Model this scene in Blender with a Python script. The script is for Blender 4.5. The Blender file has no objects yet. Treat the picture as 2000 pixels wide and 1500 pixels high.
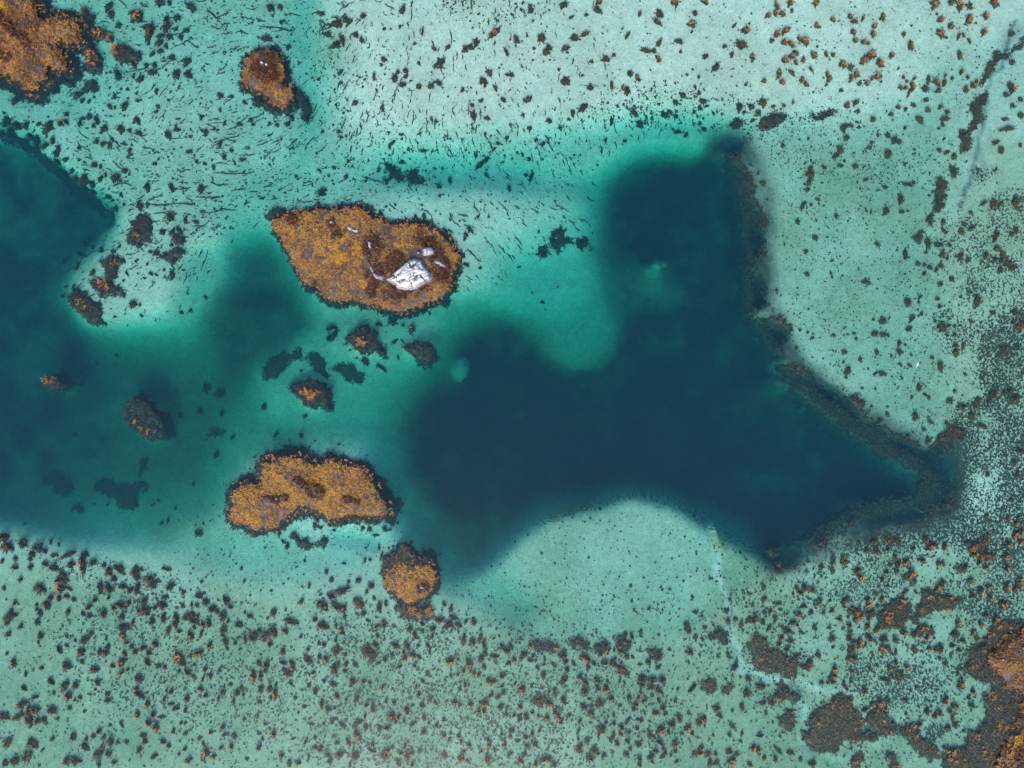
import bpy, math, random
import numpy as np

# ------------------------------------------------------------------ camera, sky, sun
S = 0.1                      # metres per photo pixel at the water surface
CAMH = 133.0                 # drone height
scene = bpy.context.scene
cam_d = bpy.data.cameras.new('camera')
cam = bpy.data.objects.new('camera', cam_d)
scene.collection.objects.link(cam)
cam.location = (0, 0, CAMH)
cam.rotation_euler = (0, 0, 0)
cam_d.sensor_width = 36.0
cam_d.lens = 36.0 * CAMH / 200.0
cam_d.clip_start = 1.0
cam_d.clip_end = 3000.0
scene.camera = cam

SUN_ELEV, SUN_AZ = math.radians(40), math.radians(190)   # az measured clockwise from +Y (top of photo)
world = bpy.data.worlds.new('World')
scene.world = world
world.use_nodes = True
wn = world.node_tree
bg = wn.nodes['Background']
sky = wn.nodes.new('ShaderNodeTexSky')
sky.sky_type = 'NISHITA'
sky.sun_disc = False
sky.sun_elevation = SUN_ELEV
sky.sun_rotation = SUN_AZ
sky.dust_density = 3.0
wn.links.new(sky.outputs['Color'], bg.inputs['Color'])
bg.inputs['Strength'].default_value = 0.15
sun_d = bpy.data.lights.new('sun', 'SUN')
sun_d.energy = 1.5
sun_d.angle = math.radians(8)
sun_d.color = (1.0, 0.95, 0.88)
sun = bpy.data.objects.new('sun', sun_d)
scene.collection.objects.link(sun)
sun.rotation_euler = (-(math.pi / 2 - SUN_ELEV), 0, -SUN_AZ)
sun.location = (0, 0, 60)
scene.view_settings.view_transform = 'Standard'
scene.view_settings.look = 'None'
scene.view_settings.gamma = 1.0
scene.view_settings.use_curve_mapping = False
scene.view_settings.exposure = 0.88
scene.cycles.use_denoising = True
scene.cycles.max_bounces = 6
scene.cycles.volume_bounces = 2
scene.cycles.transparent_max_bounces = 8
scene.render.film_transparent = False

# ------------------------------------------------------------------ helpers
rng = np.random.default_rng(11)
random.seed(11)
coll = scene.collection

def _hash(ix, iy, seed):
    n = (ix.astype(np.int64) * 374761393 + iy.astype(np.int64) * 668265263 + seed * 974634599) & 0x7fffffff
    n = ((n ^ (n >> 13)) * 1274126177) & 0x7fffffff
    n = (n ^ (n >> 16)) & 0x7fffffff
    return n / float(0x7fffffff)

def vnoise(x, y, seed=0):
    x = np.asarray(x, float); y = np.asarray(y, float)
    ix = np.floor(x); iy = np.floor(y)
    fx = x - ix; fy = y - iy
    u = fx * fx * fx * (fx * (fx * 6 - 15) + 10); v = fy * fy * fy * (fy * (fy * 6 - 15) + 10)
    ix = ix.astype(int); iy = iy.astype(int)
    a = _hash(ix, iy, seed); b = _hash(ix + 1, iy, seed)
    c = _hash(ix, iy + 1, seed); d = _hash(ix + 1, iy + 1, seed)
    return (a + (b - a) * u) * (1 - v) + (c + (d - c) * u) * v      # 0..1

def fbm(x, y, octaves=4, seed=0):
    t = 0.0; amp = 0.5; tot = 0.0
    for o in range(octaves):
        t = t + amp * (vnoise(x, y, seed + o * 17) - 0.5); tot += amp
        x = np.asarray(x) * 2.03 + 5.1; y = np.asarray(y) * 2.03 - 3.7; amp *= 0.5
    return t / tot * 2.0                                              # about -1..1

def worley(x, y, seed=0, jitter=0.95):
    """F1, F2 and the cell id of a jittered grid of spacing 1"""
    x = np.asarray(x, float); y = np.asarray(y, float)
    cx = np.floor(x).astype(int); cy = np.floor(y).astype(int)
    f1 = np.full(x.shape, 9.0); f2 = np.full(x.shape, 9.0); cid = np.zeros(x.shape)
    for dx in (-1, 0, 1):
        for dy in (-1, 0, 1):
            px = cx + dx; py = cy + dy
            qx = px + 0.5 + jitter * (_hash(px, py, seed) - 0.5)
            qy = py + 0.5 + jitter * (_hash(px, py, seed + 5) - 0.5)
            d = np.hypot(qx - x, qy - y)
            m = d < f1
            f2 = np.where(m, f1, np.minimum(f2, d))
            cid = np.where(m, _hash(px, py, seed + 9), cid)
            f1 = np.where(m, d, f1)
    return f1, f2, cid

def sstep(a, b, x):
    t = np.clip((x - a) / (b - a), 0, 1)
    return t * t * (3 - 2 * t)

def pip(poly, x, y):
    poly = np.asarray(poly, float); inside = np.zeros(x.shape, bool)
    x1, y1 = poly[-1]
    for x2, y2 in poly:
        if y1 != y2:
            c = ((y2 > y) != (y1 > y)) & (x < (x1 - x2) * (y - y2) / (y1 - y2) + x2)
            inside ^= c
        x1, y1 = x2, y2
    return inside

def segdist(pts, x, y, closed=True):
    pts = np.asarray(pts, float); d = np.full(x.shape, 1e9)
    n = len(pts)
    for i in range(n if closed else n - 1):
        ax, ay = pts[i]; bx, by = pts[(i + 1) % n]
        vx, vy = bx - ax, by - ay
        t = np.clip(((x - ax) * vx + (y - ay) * vy) / max(vx * vx + vy * vy, 1e-9), 0, 1)
        d = np.minimum(d, np.hypot(x - ax - t * vx, y - ay - t * vy))
    return d

def sdf(poly, x, y):
    return np.where(pip(poly, x, y), 1, -1) * segdist(poly, x, y)     # positive inside

def W(px, py, z=0.0):
    """world x, y of the point at height z that lies under a place of the survey grid"""
    f = (CAMH - z) / CAMH * S
    return (np.asarray(px, float) - 1000) * f, (750 - np.asarray(py, float)) * f

def mesh_obj(name, V, Q, mat, parent=None, tint=None, smooth=False):
    V = np.ascontiguousarray(V, np.float32); Q = np.ascontiguousarray(Q, np.int32)
    me = bpy.data.meshes.new(name)
    k = Q.shape[1]
    me.vertices.add(len(V)); me.vertices.foreach_set('co', V.ravel())
    me.loops.add(Q.size); me.loops.foreach_set('vertex_index', Q.ravel())
    me.polygons.add(len(Q))
    me.polygons.foreach_set('loop_start', np.arange(0, Q.size, k, dtype=np.int32))
    me.polygons.foreach_set('loop_total', np.full(len(Q), k, np.int32))
    if smooth:
        me.polygons.foreach_set('use_smooth', np.ones(len(Q), bool))
    if tint is not None:
        for nm, arr in tint.items():
            a = me.attributes.new(nm, 'FLOAT', 'POINT')
            a.data.foreach_set('value', np.ascontiguousarray(arr, np.float32))
    me.update(calc_edges=True)
    me.materials.append(mat)
    o = bpy.data.objects.new(name, me); coll.objects.link(o)
    if parent is not None:
        o.parent = parent
    return o

def tag(o, label=None, cat=None, group=None, kind=None):
    if label: o['label'] = label
    if cat: o['category'] = cat
    if group: o['group'] = group
    if kind: o['kind'] = kind
    return o

def empty(name, loc):
    o = bpy.data.objects.new(name, None); coll.objects.link(o)
    o.location = loc; o.empty_display_size = 0.3
    return o

# ------------------------------------------------------------------ materials
def new_mat(name):
    m = bpy.data.materials.new(name); m.use_nodes = True
    nt = m.node_tree
    return m, nt, nt.nodes['Principled BSDF']

def node(nt, kind, **kw):
    n = nt.nodes.new(kind)
    for k, v in kw.items():
        setattr(n, k, v)
    return n

def noise_node(nt, scale, detail=4, rough=0.6, coord='Object', vec=None):
    n = node(nt, 'ShaderNodeTexNoise')
    n.inputs['Scale'].default_value = scale
    n.inputs['Detail'].default_value = detail
    n.inputs['Roughness'].default_value = rough
    if vec is None:
        tc = node(nt, 'ShaderNodeTexCoord')
        vec = tc.outputs[coord]
    nt.links.new(vec, n.inputs['Vector'])
    return n

def ramp(nt, fac, stops):
    r = node(nt, 'ShaderNodeValToRGB')
    e = r.color_ramp.elements
    while len(e) < len(stops):
        e.new(0.5)
    for el, (p, c) in zip(e, stops):
        el.position = p; el.color = (*c, 1) if len(c) == 3 else c
    nt.links.new(fac, r.inputs['Fac'])
    return r

def mixc(nt, fac, a, b, blend='MIX'):
    m = node(nt, 'ShaderNodeMix', data_type='RGBA', blend_type=blend)
    for sock, v in ((m.inputs[0], fac), (m.inputs[6], a), (m.inputs[7], b)):
        if isinstance(v, (int, float)):
            sock.default_value = v
        elif isinstance(v, tuple):
            sock.default_value = (*v, 1)
        else:
            nt.links.new(v, sock)
    return m.outputs[2]

def attr(nt, name):
    a = node(nt, 'ShaderNodeAttribute'); a.attribute_name = name
    return a.outputs['Fac']

def frond_mat(name, stops, rough=0.55, spec=0.3):
    """weed fronds: pigment differs from tuft to tuft (tint), fine speckle on top"""
    m, nt, b = new_mat(name)
    r = ramp(nt, attr(nt, 'tint'), stops)
    n = noise_node(nt, 9.0, 3)
    g = ramp(nt, n.outputs['Fac'], [(0.3, (0.6, 0.6, 0.6)), (0.7, (1.25, 1.25, 1.25))])
    nt.links.new(mixc(nt, 1.0, r.outputs['Color'], g.outputs['Color'], 'MULTIPLY'), b.inputs['Base Color'])
    b.inputs['Roughness'].default_value = rough
    b.inputs['Specular IOR Level'].default_value = spec
    return m

M = {}
# tint 0 = rust brown, .35 = tan, .7 = amber, 1 = yellow gold
M['kelp_gold'] = frond_mat('golden_kelp_fronds', [(0.0, (0.035, 0.010, 0.004)), (0.22, (0.085, 0.028, 0.008)),
                           (0.42, (0.20, 0.098, 0.036)), (0.70, (0.35, 0.175, 0.042)), (1.0, (0.44, 0.205, 0.014))])
M['kelp_tips'] = frond_mat('kelp_floating_tips', [(0.0, (0.16, 0.058, 0.024)), (0.5, (0.34, 0.135, 0.040)), (1.0, (0.50, 0.24, 0.05))])
M['kelp_rust'] = frond_mat('kelp_rusty_tips', [(0.0, (0.055, 0.026, 0.018)), (0.5, (0.12, 0.050, 0.026)), (1.0, (0.25, 0.10, 0.040))])
M['kelp_dark'] = frond_mat('dark_kelp_fronds', [(0.0, (0.020, 0.018, 0.017)), (0.5, (0.040, 0.032, 0.024)), (1.0, (0.085, 0.052, 0.026))])
M['kelp_olive'] = frond_mat('olive_brown_fronds', [(0.0, (0.035, 0.028, 0.018)), (0.5, (0.060, 0.047, 0.022)), (1.0, (0.14, 0.090, 0.028))])
M['kelp_reef'] = frond_mat('brown_reef_kelp', [(0.0, (0.036, 0.020, 0.016)), (0.5, (0.072, 0.038, 0.026)), (1.0, (0.15, 0.075, 0.035))])
M['mat_dark'] = frond_mat('matted_weed', [(0.0, (0.030, 0.027, 0.028)), (1.0, (0.060, 0.048, 0.036))])
M['litter'] = frond_mat('seaweed_litter', [(0.0, (0.025, 0.030, 0.026)), (1.0, (0.060, 0.055, 0.034))])

def islet_rock_mat():
    m, nt, b = new_mat('weedy_islet_rock')
    n1 = noise_node(nt, 1.6, 6, 0.65); n2 = noise_node(nt, 6.0, 4)
    c = ramp(nt, n1.outputs['Fac'], [(0.3, (0.035, 0.025, 0.026)), (0.5, (0.070, 0.050, 0.046)), (0.72, (0.12, 0.085, 0.062))])
    g = ramp(nt, n2.outputs['Fac'], [(0.3, (0.7, 0.7, 0.7)), (0.7, (1.2, 1.2, 1.2))])
    nt.links.new(mixc(nt, 1.0, c.outputs['Color'], g.outputs['Color'], 'MULTIPLY'), b.inputs['Base Color'])
    b.inputs['Roughness'].default_value = 0.7
    return m
M['islet'] = islet_rock_mat()

def bare_rock_mat(name, white, cols):
    m, nt, b = new_mat(name)
    n1 = noise_node(nt, 0.9, 6, 0.6); n2 = noise_node(nt, 5.0, 5, 0.7)
    base = ramp(nt, n2.outputs['Fac'], [(0.25, cols[0]), (0.55, cols[1]), (0.8, cols[2])])
    geo = node(nt, 'ShaderNodeNewGeometry')
    sep = node(nt, 'ShaderNodeSeparateXYZ'); nt.links.new(geo.outputs['Normal'], sep.inputs[0])
    up = ramp(nt, sep.outputs['Z'], [(0.35, (0, 0, 0)), (0.70, (1, 1, 1))])
    pat = ramp(nt, n1.outputs['Fac'], [(0.38, (0, 0, 0)), (0.48, (1, 1, 1))])
    mul = node(nt, 'ShaderNodeMath', operation='MULTIPLY')
    nt.links.new(up.outputs['Color'], mul.inputs[0]); nt.links.new(pat.outputs['Color'], mul.inputs[1])
    mul2 = node(nt, 'ShaderNodeMath', operation='MULTIPLY')
    nt.links.new(mul.outputs[0], mul2.inputs[0]); nt.links.new(attr(nt, 'guano'), mul2.inputs[1])
    wh = ramp(nt, n2.outputs['Fac'], [(0.3, tuple(w * 0.72 for w in white)), (0.6, white)])
    col = mixc(nt, mul2.outputs[0], base.outputs['Color'], wh.outputs['Color'])
    nt.links.new(mixc(nt, attr(nt, 'crack'), col, (0.035, 0.030, 0.034)), b.inputs['Base Color'])
    b.inputs['Roughness'].default_value = 0.8
    bp = node(nt, 'ShaderNodeBump'); bp.inputs['Strength'].default_value = 0.5; bp.inputs['Distance'].default_value = 0.08
    nt.links.new(n2.outputs['Fac'], bp.inputs['Height']); nt.links.new(bp.outputs['Normal'], b.inputs['Normal'])
    return m
M['guano'] = bare_rock_mat('guano_white_rock', (0.74, 0.73, 0.72), [(0.10, 0.09, 0.11), (0.22, 0.20, 0.24), (0.36, 0.34, 0.38)])
M['grey_rock'] = bare_rock_mat('lavender_grey_rock', (0.52, 0.50, 0.55), [(0.10, 0.09, 0.12), (0.21, 0.19, 0.25), (0.36, 0.34, 0.42)])
M['pale_rock'] = bare_rock_mat('pale_silted_rock', (0.55, 0.54, 0.45), [(0.30, 0.31, 0.25), (0.40, 0.40, 0.32), (0.50, 0.50, 0.42)])

# ------------------------------------------------------------------ the sea floor: a depth survey
STEP = 4
gx = np.arange(-300, 2301, STEP); gy = np.arange(-260, 1761, STEP)
GX, GY = np.meshgrid(gx, gy)                       # rows run down the picture
_ny, _nx = GX.shape
_fy = np.fft.fftfreq(_ny * 2)[:, None]; _fx = np.fft.rfftfreq(_nx * 2)[None, :]

def blur(a, sigma_px):
    s = sigma_px / STEP
    p = np.pad(a, ((0, _ny), (0, _nx)), mode='symmetric')
    k = np.exp(-2 * (np.pi * s) ** 2 * (_fx ** 2 + _fy ** 2))
    return np.fft.irfft2(np.fft.rfft2(p) * k, s=p.shape)[:_ny, :_nx]

def polymask(poly, sigma, warp=0.0, wscale=40.0, seed=1):
    x, y = GX.astype(float), GY.astype(float)
    if warp:
        x = x + warp * fbm(GX / wscale, GY / wscale, 4, seed); y = y + warp * fbm(GX / wscale + 31, GY / wscale, 4, seed + 3)
    return blur(pip(poly, x, y).astype(float), sigma)

def linemask(line, width, sigma, warp=0.0, seed=3):
    x, y = GX.astype(float), GY.astype(float)
    if warp:
        x = x + warp * fbm(GX / 40, GY / 40, 3, seed); y = y + warp * fbm(GX / 40 + 31, GY / 40, 3, seed + 3)
    return blur((segdist(line, x, y, False) < width / 2).astype(float), sigma)

def ell(cx, cy, rx, ry, ang=0, n=28):
    a = math.radians(ang); r = []
    for i in range(n):
        t = 2 * math.pi * i / n
        u, v = rx * math.cos(t), ry * math.sin(t)
        r.append((cx + u * math.cos(a) - v * math.sin(a), cy + u * math.sin(a) + v * math.cos(a)))
    return r

D = np.full(GX.shape, 1.0)
def lay(mask, val):
    global D
    D = D * (1 - mask) + val * mask

# shelves on the left and along the top
lay(polymask([(-300, -300), (570, -300), (570, 300), (430, 420), (200, 420), (-300, 330)], 40), 1.25)
lay(polymask([(640, -300), (2300, -300), (2300, 60), (1900, 90), (1750, 215), (1400, 215), (1150, 235), (900, 255), (690, 255), (645, 140)], 26, 10), 0.58)
lay(polymask([(430, 60), (640, 40), (650, 200), (640, 330), (560, 330), (470, 250)], 32), 1.35)
lay(linemask([(605, -80), (580, 30), (588, 110), (604, 200), (598, 280), (570, 330)], 40, 16, 10), 2.1)
lay(polymask([(200, 180), (470, 180), (440, 330), (250, 330)], 40), 1.0)
lay(polymask([(-300, 60), (220, 0), (240, 140), (130, 230), (-300, 230)], 30), 1.5)
# green-blue band above the long islet, the lighter apron right of it
lay(polymask([(470, 330), (700, 285), (1000, 270), (1250, 250), (1420, 260), (1420, 420), (1180, 420), (900, 380), (560, 400), (430, 450), (380, 440)], 26), 1.75)
lay(polymask([(730, 305), (1010, 300), (1180, 320), (1150, 365), (1000, 358), (850, 352), (740, 345)], 16), 2.9)
lay(polymask([(640, 380), (960, 376), (1010, 420), (1120, 440), (1080, 490), (960, 520), (905, 500), (880, 450), (780, 420)], 22), 1.05)
lay(polymask([(1000, 430), (1180, 400), (1190, 470), (1050, 500)], 30), 1.9)
# left: blue-green basin under the spit
lay(polymask([(-300, 620), (330, 620), (400, 520), (440, 460), (500, 440), (560, 500), (620, 620), (760, 620), (900, 580), (960, 640), (880, 760),
              (760, 850), (640, 860), (480, 870), (430, 960), (400, 1030), (300, 1050), (100, 1060), (20, 1000), (-300, 1000)], 28), 4.0)
lay(polymask([(-300, 600), (300, 650), (430, 700), (430, 800), (370, 920), (200, 990), (-300, 1000)], 38), 6.4)
lay(polymask([(-300, 500), (70, 540), (120, 640), (215, 670), (265, 720), (190, 830), (100, 900), (40, 960), (-300, 985)], 46), 7.0)
lay(polymask([(430, 560), (640, 620), (900, 590), (880, 700), (780, 760), (620, 790), (520, 760), (480, 700)], 28), 3.3)
lay(polymask([(640, 610), (880, 600), (850, 680), (720, 720), (640, 680)], 18), 2.4)
lay(polymask([(480, 690), (660, 690), (660, 800), (520, 800)], 22, 8), 3.1)
lay(polymask([(470, 455), (515, 470), (555, 550), (592, 620), (548, 660), (485, 692), (455, 745), (388, 765), (368, 742), (402, 684), (378, 640), (392, 592), (438, 540), (452, 500)], 24, 20, 40), 6.8)
# the sandy spit
lay(polymask([(205, 420), (300, 400), (440, 420), (395, 500), (365, 560), (325, 610), (240, 640), (165, 648), (125, 622), (132, 560), (175, 500)], 22), 1.0)
lay(polymask([(365, 500), (420, 470), (440, 520), (400, 600), (350, 640), (330, 620)], 16), 2.3)
# blue deep at the left edge, ragged rim
LEFTDEEP = [(-300, 252), (10, 255), (60, 280), (102, 326), (134, 358), (168, 380), (212, 412), (176, 452), (132, 490), (95, 540), (60, 640), (-300, 760)]
_t = sstep(400, 470, GY)
LDM = (polymask(LEFTDEEP, 12, 36, 22) * (1 - _t) + polymask(LEFTDEEP, 30, 15, 30) * _t) * (1 - sstep(450, 700, GY))
lay(LDM, 6.5)
# bottom left
lay(polymask([(-300, 1020), (0, 1035), (180, 1085), (330, 1120), (480, 1150), (700, 1130), (880, 1180), (980, 1240), (1300, 1250), (1350, 1500), (1300, 1800), (-300, 1800)], 24), 0.85)
lay(polymask([(330, 1000), (470, 1030), (640, 1060), (760, 1030), (720, 1090), (520, 1130), (360, 1100)], 24), 1.7)
lay(polymask(ell(690, 1058, 55, 14, 8), 10), 2.1)
# the deep pool
POOL = [(1190, 350), (1212, 300), (1280, 275), (1395, 275), (1450, 315), (1490, 400), (1500, 500), (1490, 610), (1520, 680), (1535, 712), (1610, 752), (1670, 805),
        (1740, 862), (1835, 905), (1850, 968), (1710, 1012), (1620, 1060), (1550, 1098), (1480, 1070), (1400, 1012), (1330, 965), (1240, 940), (1120, 970),
        (1020, 1008), (960, 1080), (920, 1108), (870, 1050), (800, 985), (775, 900), (770, 820), (800, 775), (870, 735), (900, 630), (950, 592), (1010, 604),
        (1100, 690), (1160, 690), (1185, 600), (1190, 470)]
lay(polymask([(p[0] + (p[0] - 1200) * .03, p[1] + (p[1] - 720) * .03) for p in POOL], 26), 5.0)
lay(polymask([(740, 780), (820, 760), (800, 960), (880, 1040), (930, 1120), (850, 1130), (790, 1010), (740, 920)], 26), 4.3)
lay(polymask(POOL, 42, 36, 60), 9.5)
lay(polymask([(960, 700), (1120, 740), (1300, 720), (1420, 760), (1560, 860), (1480, 960), (1250, 910), (1080, 930), (920, 950), (860, 850)], 50), 14.0)
lay(polymask([(1215, 460), (1400, 470), (1390, 640), (1220, 650)], 34), 6.6)
lay(polymask([(970, 500), (1150, 470), (1190, 520), (1185, 600), (1150, 640), (1080, 640), (1020, 600), (965, 565)], 34), 4.0)
lay(polymask([(1010, 620), (1100, 630), (1190, 600), (1210, 700), (1100, 740), (1030, 690)], 34, 40, 50), 6.8)
lay(polymask([(1100, 620), (1200, 560), (1230, 660), (1160, 720), (1080, 690)], 26), 5.4)
lay(polymask([(1050, 270), (1250, 240), (1400, 235), (1430, 290), (1260, 275), (1180, 330), (1050, 330)], 20), 2.0)
lay(polymask(ell(1291, 516, 20, 14, 10), 7, 8, 16), 5.2)
lay(polymask(ell(1296, 545, 18, 16), 12), 5.6)
lay(polymask(ell(897, 718, 26, 32, 20), 10, 14, 18), 6.0)
lay(polymask([(1515, 725), (1560, 740), (1590, 775), (1540, 770), (1500, 745)], 9), 3.0)
lay(polymask([(1710, 880), (1800, 900), (1840, 940), (1800, 985), (1700, 1000), (1730, 940)], 18), 6.0)
D = D * (1 + 0.26 * fbm(GX / 100, GY / 100, 5, 19) * sstep(4, 9, D))
lay(linemask([(1428, 292), (1452, 335), (1466, 390), (1472, 460), (1474, 540), (1470, 600), (1500, 640), (1518, 680), (1545, 728), (1600, 778), (1660, 820), (1730, 862), (1800, 900), (1832, 945), (1826, 985), (1740, 992), (1660, 1012), (1600, 1052), (1530, 1082)], 40, 11, 10), 2.3)
lay(linemask([(1560, 742), (1640, 812), (1720, 866), (1790, 905), (1822, 950), (1796, 985), (1700, 1004), (1620, 1050)], 44, 11, 10), 2.3)
for cx_, cy_, rx_, ry_, d_ in ((98, 750, 26, 20, 1.3), (276, 815, 36, 44, 1.5), (706, 668, 30, 28, 1.2), (604, 768, 32, 30, 1.2), (822, 678, 28, 24, 1.3)):
    lay(polymask(ell(cx_, cy_, rx_, ry_), 10, 10, 20), d_)
# sand right of the pool, flats and the half-moon bank below
lay(polymask([(1466, 256), (1500, 236), (1700, 240), (1850, 300), (1900, 500), (1900, 830), (1810, 892), (1770, 862), (1715, 832), (1640, 772), (1604, 752), (1560, 722),
              (1530, 712), (1528, 664), (1545, 646), (1506, 626), (1466, 612), (1496, 588), (1496, 540), (1474, 515), (1492, 490), (1488, 430), (1474, 385), (1458, 335), (1436, 300)], 5, 8, 22), 1.05)
lay(polymask([(1850, 100), (2300, 60), (2300, 1100), (1950, 1100), (1860, 1010), (1870, 900), (1850, 600)], 25), 0.75)
lay(polymask([(960, 1120), (1000, 1056), (1060, 1016), (1150, 983), (1240, 960), (1320, 980), (1378, 1020), (1440, 1048), (1500, 1090), (1540, 1110), (1500, 1200),
              (1300, 1250), (1100, 1250), (970, 1215), (905, 1150)], 17, 16, 26), 1.15)
lay(polymask([(900, 1130), (985, 1120), (1060, 1190), (1040, 1225), (960, 1205)], 24), 2.1)
lay(polymask([(1330, 1250), (1500, 1110), (1545, 1098), (1600, 1062), (1660, 1026), (1800, 1004), (1870, 990), (1950, 1080), (2300, 1080), (2300, 1800), (1300, 1800)], 9, 6), 0.82)
lay(linemask([(1395, 1030), (1410, 1080), (1412, 1130), (1428, 1190), (1430, 1250), (1440, 1290), (1480, 1320), (1530, 1335), (1570, 1370), (1575, 1420), (1565, 1450), (1600, 1480), (1680, 1530)], 12, 3, 6), 0.98)
lay(linemask([(2010, 20), (1960, 100), (1945, 180), (1925, 250), (1910, 300), (1880, 360), (1840, 420), (1800, 470)], 12, 6, 22), 0.85)
D = D + 0.10 * fbm(GX / 60, GY / 60, 4, 8) * np.clip(D, 0.4, 2.5) + 0.03 * fbm(GX / 12, GY / 12, 3, 9)
D = np.clip(D, 0.22, 19)

def depth_at(px, py):
    fx = np.clip((np.asarray(px, float) - gx[0]) / STEP, 0, _nx - 1.001); fy = np.clip((np.asarray(py, float) - gy[0]) / STEP, 0, _ny - 1.001)
    ix = fx.astype(int); iy = fy.astype(int); fx = fx - ix; fy = fy - iy
    return (D[iy, ix] * (1 - fx) + D[iy, ix + 1] * fx) * (1 - fy) + (D[iy + 1, ix] * (1 - fx) + D[iy + 1, ix + 1] * fx) * fy

def bed_z(x, y):
    return -depth_at(np.asarray(x) / S + 1000, 750 - np.asarray(y) / S)

# pigment of the sea floor: algal film on the sand, dark silt and weed in the deeps, washed sand in the runnels
olive = np.clip(0.12 + polymask([(1330, 1250), (1500, 1110), (1640, 1030), (1870, 1000), (2300, 1080), (2300, 1800), (1300, 1800)], 40) * 0.62 + polymask([(950, 1010), (1240, 950), (1520, 1100), (1480, 1240), (1000, 1240)], 40) * 0.45 + polymask([(-300, 640), (480, 620), (430, 1040), (-300, 1040)], 60) * 0.45 + polymask([(-300, -300), (600, -300), (640, 300), (300, 640), (-300, 640)], 50) * 0.22 + polymask([(1440, 220), (1900, 240), (2300, 300), (2300, 900), (1800, 900), (1440, 640)], 60) * 0.62
        + polymask([(-300, 1080), (700, 1150), (1300, 1260), (1500, 1200), (1700, 1500), (1500, 1800), (-300, 1800)], 60) * 0.75
        + polymask([(1380, 1060), (1520, 1090), (1480, 1180), (1420, 1160)], 20) * 0.5
        + polymask([(380, 560), (960, 560), (900, 760), (640, 860), (420, 1100), (300, 1100), (260, 900)], 40) * 0.55
        + polymask([(600, 20), (680, 60), (700, 120), (660, 150), (625, 110)], 20) * 0.5
        + polymask([(850, -40), (1060, -40), (1040, 40), (900, 40)], 20) * 0.35 - polymask([(650, -300), (1500, -300), (1750, 0), (1700, 200), (700, 250)], 50) * 0.3, 0, 1)
olive = np.clip(olive + 0.30 * fbm(GX / 90, GY / 90, 5, 83) + 0.16 * fbm(GX / 22, GY / 22, 3, 85), 0, 1)
film = np.clip(polymask(ell(1497, 520, 10, 30, 0), 6, 6) + polymask([(1070, 1008), (1150, 978), (1155, 990), (1080, 1020)], 6, 6) * 0.8
        + polymask([(1390, 1040), (1440, 1070), (1420, 1080), (1385, 1060)], 6, 6) * 0.6, 0, 1)
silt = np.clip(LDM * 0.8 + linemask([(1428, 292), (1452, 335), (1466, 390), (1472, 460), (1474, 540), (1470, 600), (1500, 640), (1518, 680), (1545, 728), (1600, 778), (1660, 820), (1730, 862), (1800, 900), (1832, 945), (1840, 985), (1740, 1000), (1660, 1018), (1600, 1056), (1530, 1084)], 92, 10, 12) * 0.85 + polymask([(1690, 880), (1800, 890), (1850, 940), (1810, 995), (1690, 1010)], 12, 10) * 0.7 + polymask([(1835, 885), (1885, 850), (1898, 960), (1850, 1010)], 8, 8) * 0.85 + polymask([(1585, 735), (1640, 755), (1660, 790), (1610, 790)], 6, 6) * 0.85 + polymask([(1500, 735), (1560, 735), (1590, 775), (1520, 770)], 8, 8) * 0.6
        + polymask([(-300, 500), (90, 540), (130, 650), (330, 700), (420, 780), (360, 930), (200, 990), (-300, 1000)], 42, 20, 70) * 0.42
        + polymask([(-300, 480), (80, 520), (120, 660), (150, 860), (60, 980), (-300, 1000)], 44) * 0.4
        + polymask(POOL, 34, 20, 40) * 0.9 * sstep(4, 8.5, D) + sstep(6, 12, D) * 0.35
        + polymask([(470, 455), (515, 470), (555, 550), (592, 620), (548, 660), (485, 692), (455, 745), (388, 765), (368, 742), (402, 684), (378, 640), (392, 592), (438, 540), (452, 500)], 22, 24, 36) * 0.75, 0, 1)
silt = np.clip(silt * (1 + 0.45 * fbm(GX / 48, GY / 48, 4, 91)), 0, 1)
wash = np.clip(linemask([(1410, 1080), (1412, 1130), (1428, 1190), (1430, 1250), (1440, 1290), (1480, 1320), (1530, 1335), (1570, 1370), (1575, 1420), (1565, 1450)], 11, 4, 14) * 0.9 + linemask([(1480, 1320), (1560, 1330), (1610, 1355), (1660, 1350)], 10, 4, 8) * 0.7 + linemask([(1412, 1130), (1396, 1090), (1380, 1050)], 12, 5, 8) * 0.7 + linemask([(1565, 1450), (1620, 1480), (1700, 1490)], 8, 4, 10) * 0.6
        + linemask([(1990, 0), (1955, 110), (1935, 200), (1915, 280), (1890, 350), (1850, 400)], 14, 6, 26) * 0.3
        + linemask([(1880, 400), (1820, 460), (1760, 490), (1690, 498), (1620, 480)], 18, 8, 10) * 0.4
        + polymask([(1555, 1255), (1620, 1230), (1640, 1290), (1580, 1310)], 18) * 0.5 + polymask([(1570, 1330), (1610, 1345), (1600, 1375)], 8) * 0.7, 0, 1)
creek = np.clip(linemask([(1990, 30), (1950, 130), (1930, 220), (1915, 270), (1905, 330), (1880, 400)], 6, 2.2, 14) * 0.9
        + linemask([(2030, 40), (1980, 60), (1960, 100)], 30, 12, 12) * 0.55 + linemask([(1915, 280), (1930, 320), (1900, 350), (1870, 380)], 8, 4, 14) * 0.5
        + linemask([(1431, 1190), (1429, 1230)], 5, 2, 3) + linemask([(1545, 1337), (1566, 1350), (1572, 1370)], 7, 2.5, 3) * 0.9, 0, 1)

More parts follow.
